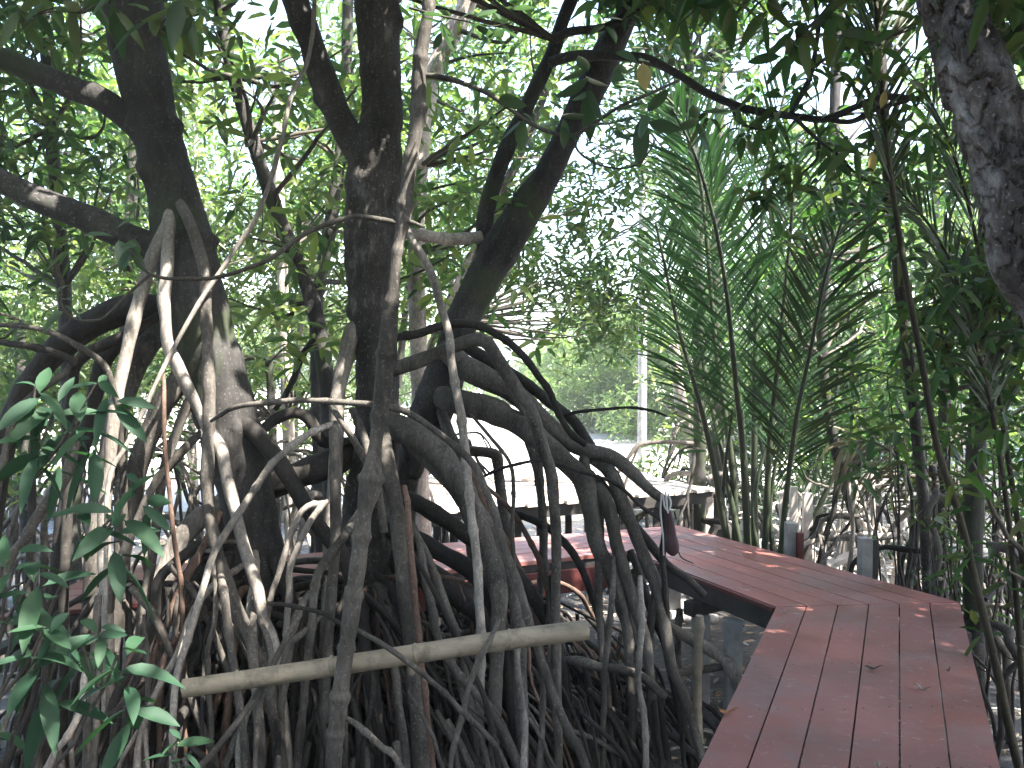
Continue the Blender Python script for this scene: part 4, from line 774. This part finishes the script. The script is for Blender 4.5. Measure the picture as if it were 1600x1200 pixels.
frond(ph, [(1420, 900), (1425, 780), (1405, 720), (1360, 690), (1310, 700)], 7.0, 7.0, 4, 2, 40, .45, 'deadfrond', start=.35, ang=(60, 80), droop=.9)

# ------------------------------------------------------------------ thicket of thin stalks at the right
for k in range(110):
    x = 1400+k*2.6+rng.uniform(-20, 40); d = rng.uniform(3.7, 8.0); y = 555+1330*2.4/d; top = rng.uniform(560, 900)
    l = rng.uniform(-50, 50); b = P(x, y, d); mb = MB()
    if deck_dist(*P(x, 600, d)[:2]) < .75: continue
    pts = trace([(x, y), (x+l*.3+rng.uniform(-6, 6), y*.66+top*.34), (x+l*.7+rng.uniform(-6, 6), y*.3+top*.7), (x+l, top)], d, d+rng.uniform(-.2, .2), rng.uniform(1.4, 3.4), 1.0); pts[0][2] = -.06
    st = thing('thicket_shoot', 'thin dark shoot in the tangled thicket right of the deck', 'shoot', (pts[0][0], pts[0][1], 0), 'thin shoots of the thicket right of the deck')
    tube(mb, pts, sides=6, step=.05, wob=.006, lump=.08); 
    for q in range(2):
        i = rng.integers(1, 3); p = np.array(pts[i]); e = p[:3]+[rng.uniform(-.3, .3), rng.uniform(-.2, .2), rng.uniform(.0, .4)]
        tube(mb, [[*p[:3], .004], [*((p[:3]+e)/2+rng.normal(0, .03, 3)), .003], [*e, .002]], sides=5)
    mb.build('stem', M['root' if rng.random() < .3 else 'darkroot'], st)
    mb = MB(); rosettes(mb, np.array([pts[-1][:3], pts[-2][:3]])+rng.normal(0, .03, (2, 3)), .09, nl=6); 
    if mb.n: mb.build('leaves', M['leafd' if rng.random() < .6 else 'leafy'], st)

# bleached dead roots and sticks on the mud beyond the deck
for k, (px, d, lab) in enumerate(((1190, 9.2, 'nearest the palm clump'), (1290, 9.0, 'behind the red post'), (1365, 8.0, 'behind the pile top near the bend'), (1420, 9.0, 'right of the white board'), (1130, 11, 'beside the bleached platform'), (1260, 11.5, 'farthest back behind the palms'), (1460, 7.2, 'beside the right thicket'), (1330, 10.5, 'in the sunlit gap below the dead frond'))):
    b = P(px, 600, d); tr = thing('bleached_root_tangle', 'sun bleached tangle of mangrove roots '+lab, 'dead roots', (b[0], b[1], 0), 'bleached root tangles beyond the deck')
    for q in range(16):
        az = rng.uniform(0, 6.28); rr = rng.uniform(.15, .7); z = rng.uniform(.3, 1.0); o_ = rng.normal(0, .3, 2); r = rng.uniform(.008, .02)
        mb = MB(); tube(mb, [[b[0]+o_[0], b[1]+o_[1], z, r], [b[0]+o_[0]+math.cos(az)*rr*.5, b[1]+o_[1]+math.sin(az)*rr*.5, z*1.02, r], [b[0]+o_[0]+math.cos(az)*rr*.9, b[1]+o_[1]+math.sin(az)*rr*.9, z*.6, r], [b[0]+o_[0]+math.cos(az)*rr, b[1]+o_[1]+math.sin(az)*rr, -.05, r]], sides=6, step=.06, wob=.006)
        mb.build('root', M['bleach'], tr)
def stick(name, a, b, r, mat, lab, cat, sides=10, mid=0):
    mb = MB(); a = np.array(a); b = np.array(b); m = (a+b)/2+[0, 0, mid]
    tube(mb, [[*a, r], [*m, r], [*b, r*.9]], sides=sides, step=.04, lump=.03); return tag(mb.build(name, M[mat]), lab, cat)
mb = MB(); mb.beam(P(1288, 886, 7.7), P(1345, 862, 7.9), .10, .05); tag(mb.build('board', M['platform'], smooth=False, bevel=.004), 'white sunlit board lying on the roots beyond the deck', 'board')
for (a, b, w, lab) in (((1222, 770), (1222, 870), .05, 'thin white upright stake directly behind the deck, left of the concrete pile top'), ((1330, 800), (1330, 880), .10, 'pale timber post behind the white board'), ((1240, 760), (1241, 850), .07, 'pale timber post behind the red post'),
                       ((1262, 770), (1258, 850), .09, 'wide pale post just right of the one behind the red post'), ((1080, 770), (1082, 830), .1, 'pale timber post under the right end of the platform'), ((1105, 775), (1107, 840), .12, 'pale post right of the bleached platform'), ((1405, 800), (1402, 900), .09, 'grey upright stake left of the shaded stalks')):
    d = 9.0 if a[0] < 1200 else 8.3; t_ = P(*a, d); mb = MB(); mb.beam((t_[0], t_[1], -.1), t_, w, w*.6); tag(mb.build('timber_post', M['platform'], smooth=False, bevel=.004), lab, 'post')
mb = MB(); mb.beam(P(1062, 775, 8.9), P(1122, 768, 8.9), .03, .1); tag(mb.build('rail_board', M['greywood'], smooth=False, bevel=.003), 'pinkish grey cross board nailed under the platform end', 'board')

# logs and poles on the mud left of the deck
for (a, da, b, db, r, m, lab) in (((1040, 945), 7.6, (1110, 950), 7.6, 10, 'bleach', 'thick pale log lying on the mud under the deck, highest of the pile'), ((1035, 962), 7.3, (1120, 968), 7.4, 9, 'bleach', 'pale log lying in front of the thickest one under the deck'),
                                  ((1060, 1052), 5.4, (1140, 1040), 5.5, 6, 'root', 'slim grey log lying near the foot of the concrete post'), ((1030, 935), 8.0, (1075, 925), 8.2, 7, 'bleach', 'short pale log at the back of the log pile')):
    p, q = P(*a, da), P(*b, db); p[2] = max(p[2], .03); q[2] = max(q[2], .03); stick('log', p, q, r/FPX*da, m, lab, 'log')
mb = MB(); tube(mb, trace([(1010, 955), (1030, 972), (1060, 988), (1100, 1010), (1130, 1028), (1148, 1055)], 5.6, 5.4, 9, 10, True), sides=14, step=.03, lobe=.03); tag(mb.build('bent_limb', M['pale']), 'curved pale limb leaning down beside the concrete post under the deck', 'branch')
for (x, y0, y1, d, r, lab) in ((1093, 962, 1160, 4.9, 7, 'upright bamboo stake beside the stilt roots, left of the deck'), (1062, 952, 1010, 6.2, 5, 'short dark stake standing in the mud behind the bamboo stake')):
    t_ = P(x, y0, d); mb = MB(); tube(mb, [[t_[0], t_[1], -.1, r/FPX*d], [t_[0]-.01, t_[1], t_[2]*.5, r/FPX*d], [*t_, r/FPX*d]], sides=12, nodes=.2, step=.02); tag(mb.build('stake', M['bamboo' if r == 7 else 'root']), lab, 'stake')

mb = MB(); tube(mb, trace([(1278, 885), (1330, 815), (1402, 738)], 7.9, 8.1, 2.6, 2.2), sides=7); tag(mb.build('fallen_stick', M['darkroot']), 'long thin dark stick leaning diagonally across the white roots behind the deck', 'stick')
# horizontal bamboo pole
mb = MB(); tube(mb, trace([(286, 1076), (450, 1052), (620, 1026), (790, 1000), (917, 984)], 3.28, 3.55, 14.5, 15.5), sides=20, step=.012, lump=.006)
bp = thing('bamboo_pole', 'stout yellowish bamboo pole lying level across the stilt roots', 'pole', P(286, 1076, 3.3)); mb.build('culm', M['bamboo'], bp)
mb = MB()
for (x, y, d) in ((372, 1063.5, 3.32), (520, 1041, 3.37), (650, 1021.5, 3.43), (797, 999, 3.5)):
    a = P(x-3, y, d); b = P(x+3, y-1, d); tube(mb, [[*a, 15.2/FPX*d], [*((a+b)/2), 16.4/FPX*d], [*b, 15.2/FPX*d]], sides=20, step=.002, lump=0, cap=False)
mb.build('node_ring', M['bamboo'], bp)

# hanging bag
bgp = thing('hanging_bag', 'small dark red bag hanging by pale straps from a stilt root tip over the deck', 'bag', P(1050, 860, 4.6))
mp_, t, b = newmat('bag_cloth'); b.inputs['Base Color'].default_value = (.045, .018, .022, 1); b.inputs['Roughness'].default_value = .7; M['bag'] = mp_
mp_, t, b = newmat('strap_cloth'); b.inputs['Base Color'].default_value = (.45, .42, .42, 1); b.inputs['Roughness'].default_value = .8; M['strap'] = mp_
mb = MB(); tube(mb, [[*P(1046, 795, 4.6), .006], [*P(1047, 815, 4.6), .02], [*P(1049, 835, 4.6), .026], [*P(1050, 850, 4.58), .036], [*P(1051, 862, 4.58), .032], [*P(1051, 868, 4.58), .012]], sides=18, step=.006, lump=.02, lobe=.06); mb.build('pouch', M['bag'], bgp)
for q in ([(1036, 772), (1038, 790), (1044, 800)], [(1044, 772), (1048, 785), (1046, 798)], [(1034, 772), (1032, 800), (1036, 840), (1037, 868)], [(1040, 768), (1042, 790), (1044, 802)]):
    mb = MB(); tube(mb, trace(q, 4.6, 4.58, 1.7, 1.4), sides=7, step=.01); mb.build('strap', M['strap'], bgp)
mb = MB(); tube(mb, trace([(1054, 852), (1060, 862), (1066, 872), (1083, 880)], 4.58, 4.7, 1.2, 1), sides=5, step=.02); mb.build('cord', M['twig'], bgp)

# ------------------------------------------------------------------ young mangrove leaves in the left foreground
SP = [([(-60, 1330), (-40, 1100), (0, 900), (40, 760), (85, 640)], [(85, 628, 95, 9), (55, 600, 70, 5), (150, 600, 62, 6), (130, 650, 80, 6), (60, 680, 70, 4)], 2.15, 'broad leaved young mangrove shoot at the left edge, the highest spray'),
      ([(-20, 1330), (20, 1150), (80, 950), (130, 860), (178, 805)], [(178, 800, 92, 9), (120, 800, 60, 4), (210, 760, 55, 5)], 2.1, 'young mangrove shoot with drooping leaves in front of the pale roots'),
      ([(-50, 1330), (-30, 1150), (0, 1000), (50, 900)], [(56, 903, 82, 8), (10, 875, 80, 5)], 2.0, 'small young mangrove spray low at the left edge, between two larger sprays'),
      ([(-30, 1330), (-20, 1200), (0, 1090), (40, 1018)], [(42, 1015, 95, 9), (20, 970, 70, 4), (70, 980, 60, 5)], 1.95, 'large bright young mangrove spray low at the left edge'),
      ([(60, 1330), (120, 1150), (160, 1080), (184, 1022)], [(184, 1018, 92, 9), (130, 1010, 60, 4), (160, 990, 50, 4)], 2.0, 'young mangrove spray reaching right above the bottom left roots'),
      ([(240, 1350), (260, 1250), (278, 1160)], [(280, 1152, 58, 7)], 2.1, 'small five leaved sprig at the bottom below the bamboo pole end'),
      ([(-60, 1330), (-50, 1200), (-30, 1140)], [(-5, 1138, 50, 6)], 2.2, 'tiny sprig at the bottom left corner')]
for (stem, cl, d, lab) in SP:
    pts = trace(stem, d+.15, d, 3.4, 2.2, True) 
    pts = [[pts[0][0], pts[0][1], -.05, pts[0][3]]]+trace(stem, d+.15, d, 3.4, 2.2)
    s = thing('mangrove_seedling', lab, 'plant', (pts[0][0], pts[0][1], 0), 'young mangrove sprays in the left foreground')
    mb = MB(); tube(mb, pts, sides=8, step=.02, nodes=.05)
    for (x, y, L, n) in cl[1:]:
        i = len(pts)-2; p = np.array(pts[i][:3]); e = P(x, y, d); tube(mb, [[*p, .004], [*((p+e)/2+[0, 0, -.02]), .0035], [*e, .0025]], sides=6, step=.02)
    mb.build('stem', M['root'], s)
    for (x, y, L, n) in cl:
        mb = MB(); cluster(mb, x, y, d+rng.uniform(-.05, .05), L*1.12, n+2, axis=(rng.uniform(-.15, .15), -.45, .8), wr=.30, spread=.15, droop=.25, el0=.3); mb.build('leaf_spray', M['leafn'], s)

# leafy sprays hanging in from above, top left and top right: on their own branches
HB = [([(190, -260), (160, -120), (150, -40), (128, 20)], [(115, 12, 70, 7), (60, 20, 55, 6), (30, 35, 55, 6), (185, 10, 60, 6)], 2.9, 'leafd', 'leafy twig hanging in at the top left corner'),
      ([(420, -260), (340, -100), (282, 15), (262, 45), (235, 60)], [(282, 18, 62, 7), (235, 40, 60, 6), (305, 30, 50, 3)], 2.9, 'leafd', 'leafy twig hanging in front of the left trunk top'),
      ([(1250, -260), (1170, -100), (1140, -20)], [(1145, 15, 60, 7), (1090, 5, 55, 6), (1200, 20, 60, 7), (1060, 40, 45, 5)], 3.4, 'leafd', 'leafy twig hanging in at the top right of centre'),
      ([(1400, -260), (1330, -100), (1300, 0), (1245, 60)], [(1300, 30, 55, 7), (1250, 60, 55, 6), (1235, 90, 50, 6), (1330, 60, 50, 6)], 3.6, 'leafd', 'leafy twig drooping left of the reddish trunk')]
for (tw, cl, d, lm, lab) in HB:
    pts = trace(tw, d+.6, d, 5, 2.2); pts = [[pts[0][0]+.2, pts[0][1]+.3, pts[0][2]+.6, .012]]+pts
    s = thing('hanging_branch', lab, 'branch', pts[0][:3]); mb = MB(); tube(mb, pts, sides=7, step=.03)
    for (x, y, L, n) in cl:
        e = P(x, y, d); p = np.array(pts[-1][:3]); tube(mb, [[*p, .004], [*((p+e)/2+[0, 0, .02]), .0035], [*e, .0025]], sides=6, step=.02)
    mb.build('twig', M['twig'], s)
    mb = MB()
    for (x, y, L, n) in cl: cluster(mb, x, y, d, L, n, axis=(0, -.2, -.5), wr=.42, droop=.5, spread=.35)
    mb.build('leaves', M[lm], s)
# leaves along the long right branch of the leaning tree
mb = MB(); cs = []
for b in brC[2:]:
    b = np.array(b)
    for _ in range(9):
        i = rng.integers(len(b)//2, len(b)); cs.append(b[i, :3]+rng.normal(0, .13, 3)+[0, 0, -.03])
rosettes(mb, cs, .13, nl=6, kind='near', cull=False, droop=.5)
tag(mb.build('leaf_sprays', M['leafd'], None), 'drooping dark green leaf sprays along the long right branch', 'leaves')
lsp = bpy.data.objects['leaf_sprays']; trc_ = [o for o in SC.objects if o.get('label', '').startswith('dark mangrove leaning right')][0]
lsp.parent = trc_; lsp.location = -Vector(trc_.location); del lsp['label']; del lsp['category']
mb = MB(); put_leaves(mb, [P(1383, 142, 4.2)], [(-.25, 0, -1)], [(0, -1, 0)], .085, .036, .05, 'near'); mb.build('yellow_leaf', M['yellow'], trc_); mb = MB(); put_leaves(mb, [P(1362, 235, 4.2)], [(.0, 0, -1)], [(0, -1, 0)], .12, .045, .05, 'near')
yl = mb.build('yellow_leaf', M['yellow'], trc_)

# fallen leaves on the deck
for (px, py, a, L, mat, lab) in ((1350, 1047, -.25, .085, 'twig', 'dark fallen leaf on the middle plank'), (1478, 1051, .5, .035, 'twig', 'small brown leaf scrap near the right planks'), (1455, 1080, 2.9, .07, 'pale', 'whitish fallen leaf on the fourth plank seam'),
                                (1122, 1118, .1, .09, 'orange', 'curled orange brown leaf at the left deck edge'), (1225, 960, 1.2, .03, 'deadleaf', 'tiny dark leaf at the left side of the bend'), (1075, 882, .3, .06, 'deadleaf', 'thin brown leaf on the far deck below the bag'), (1370, 1200, .8, .03, 'deadleaf', 'leaf crumb at the bottom of the middle planks')):
    g = G(px, py, DZ)+[0, 0, .006]; mb = MB(); put_leaves(mb, [g], [(math.cos(a), math.sin(a), .12)], [(0, 0, 1)], L, L*.35, .0, 'near'); V = mb.v[0]; V[:, 2] += .010*np.sin(np.linspace(0, 9, len(V)))+.004; tag(mb.build('fallen_leaf', M[mat]), lab, 'leaf')

# leaf litter and sticks on the mud
mb = MB(); n = 9000; c = np.c_[rng.uniform(-6, 8, n), rng.uniform(1.5, 12, n), rng.uniform(.0, .035, n)]; a = rng.uniform(0, 6.28, n)
put_leaves(mb, c, np.c_[np.cos(a), np.sin(a), rng.normal(0, .15, n)], np.c_[rng.normal(0, .2, (n, 2)), np.ones(n)], rng.uniform(.05, .11, n), rng.uniform(.015, .04, n), 0)
tag(mb.build('leaf_litter', M['deadleaf']), kind='stuff')
mb = MB()
for k in range(420):
    c = np.array([rng.uniform(-5, 8), rng.uniform(3, 12), .02]); a = rng.uniform(0, 3.14); l = rng.uniform(.1, .5); d = np.array([math.cos(a), math.sin(a), 0])*l/2
    if c[0] < 0 and rng.random() < .3: continue
    tube(mb, [[*(c-d), .006], [*(c+[0, 0, rng.uniform(0, .06)]), .008], [*(c+d), .004]], sides=5, step=.1)
tag(mb.build('stick_litter', M['bleach']), kind='stuff')
hm = bpy.data.materials.new('haze_air'); hm.use_nodes = True; t = hm.node_tree; t.nodes.remove(t.nodes['Principled BSDF'])
pv = t.nodes.new('ShaderNodeVolumePrincipled'); pv.inputs['Color'].default_value = (.93, .96, 1, 1); pv.inputs['Density'].default_value = .0018; pv.inputs['Anisotropy'].default_value = .3
t.links.new(pv.outputs[0], t.nodes['Material Output'].inputs['Volume'])
mb = MB(); mb.prism([(-305, -305), (305, -305), (305, 505), (-305, 505)], -1.2, 12.5); tag(mb.build('haze', hm, smooth=False), kind='stuff')
for o in SC.objects:
    if '_w' in o: del o['_w']
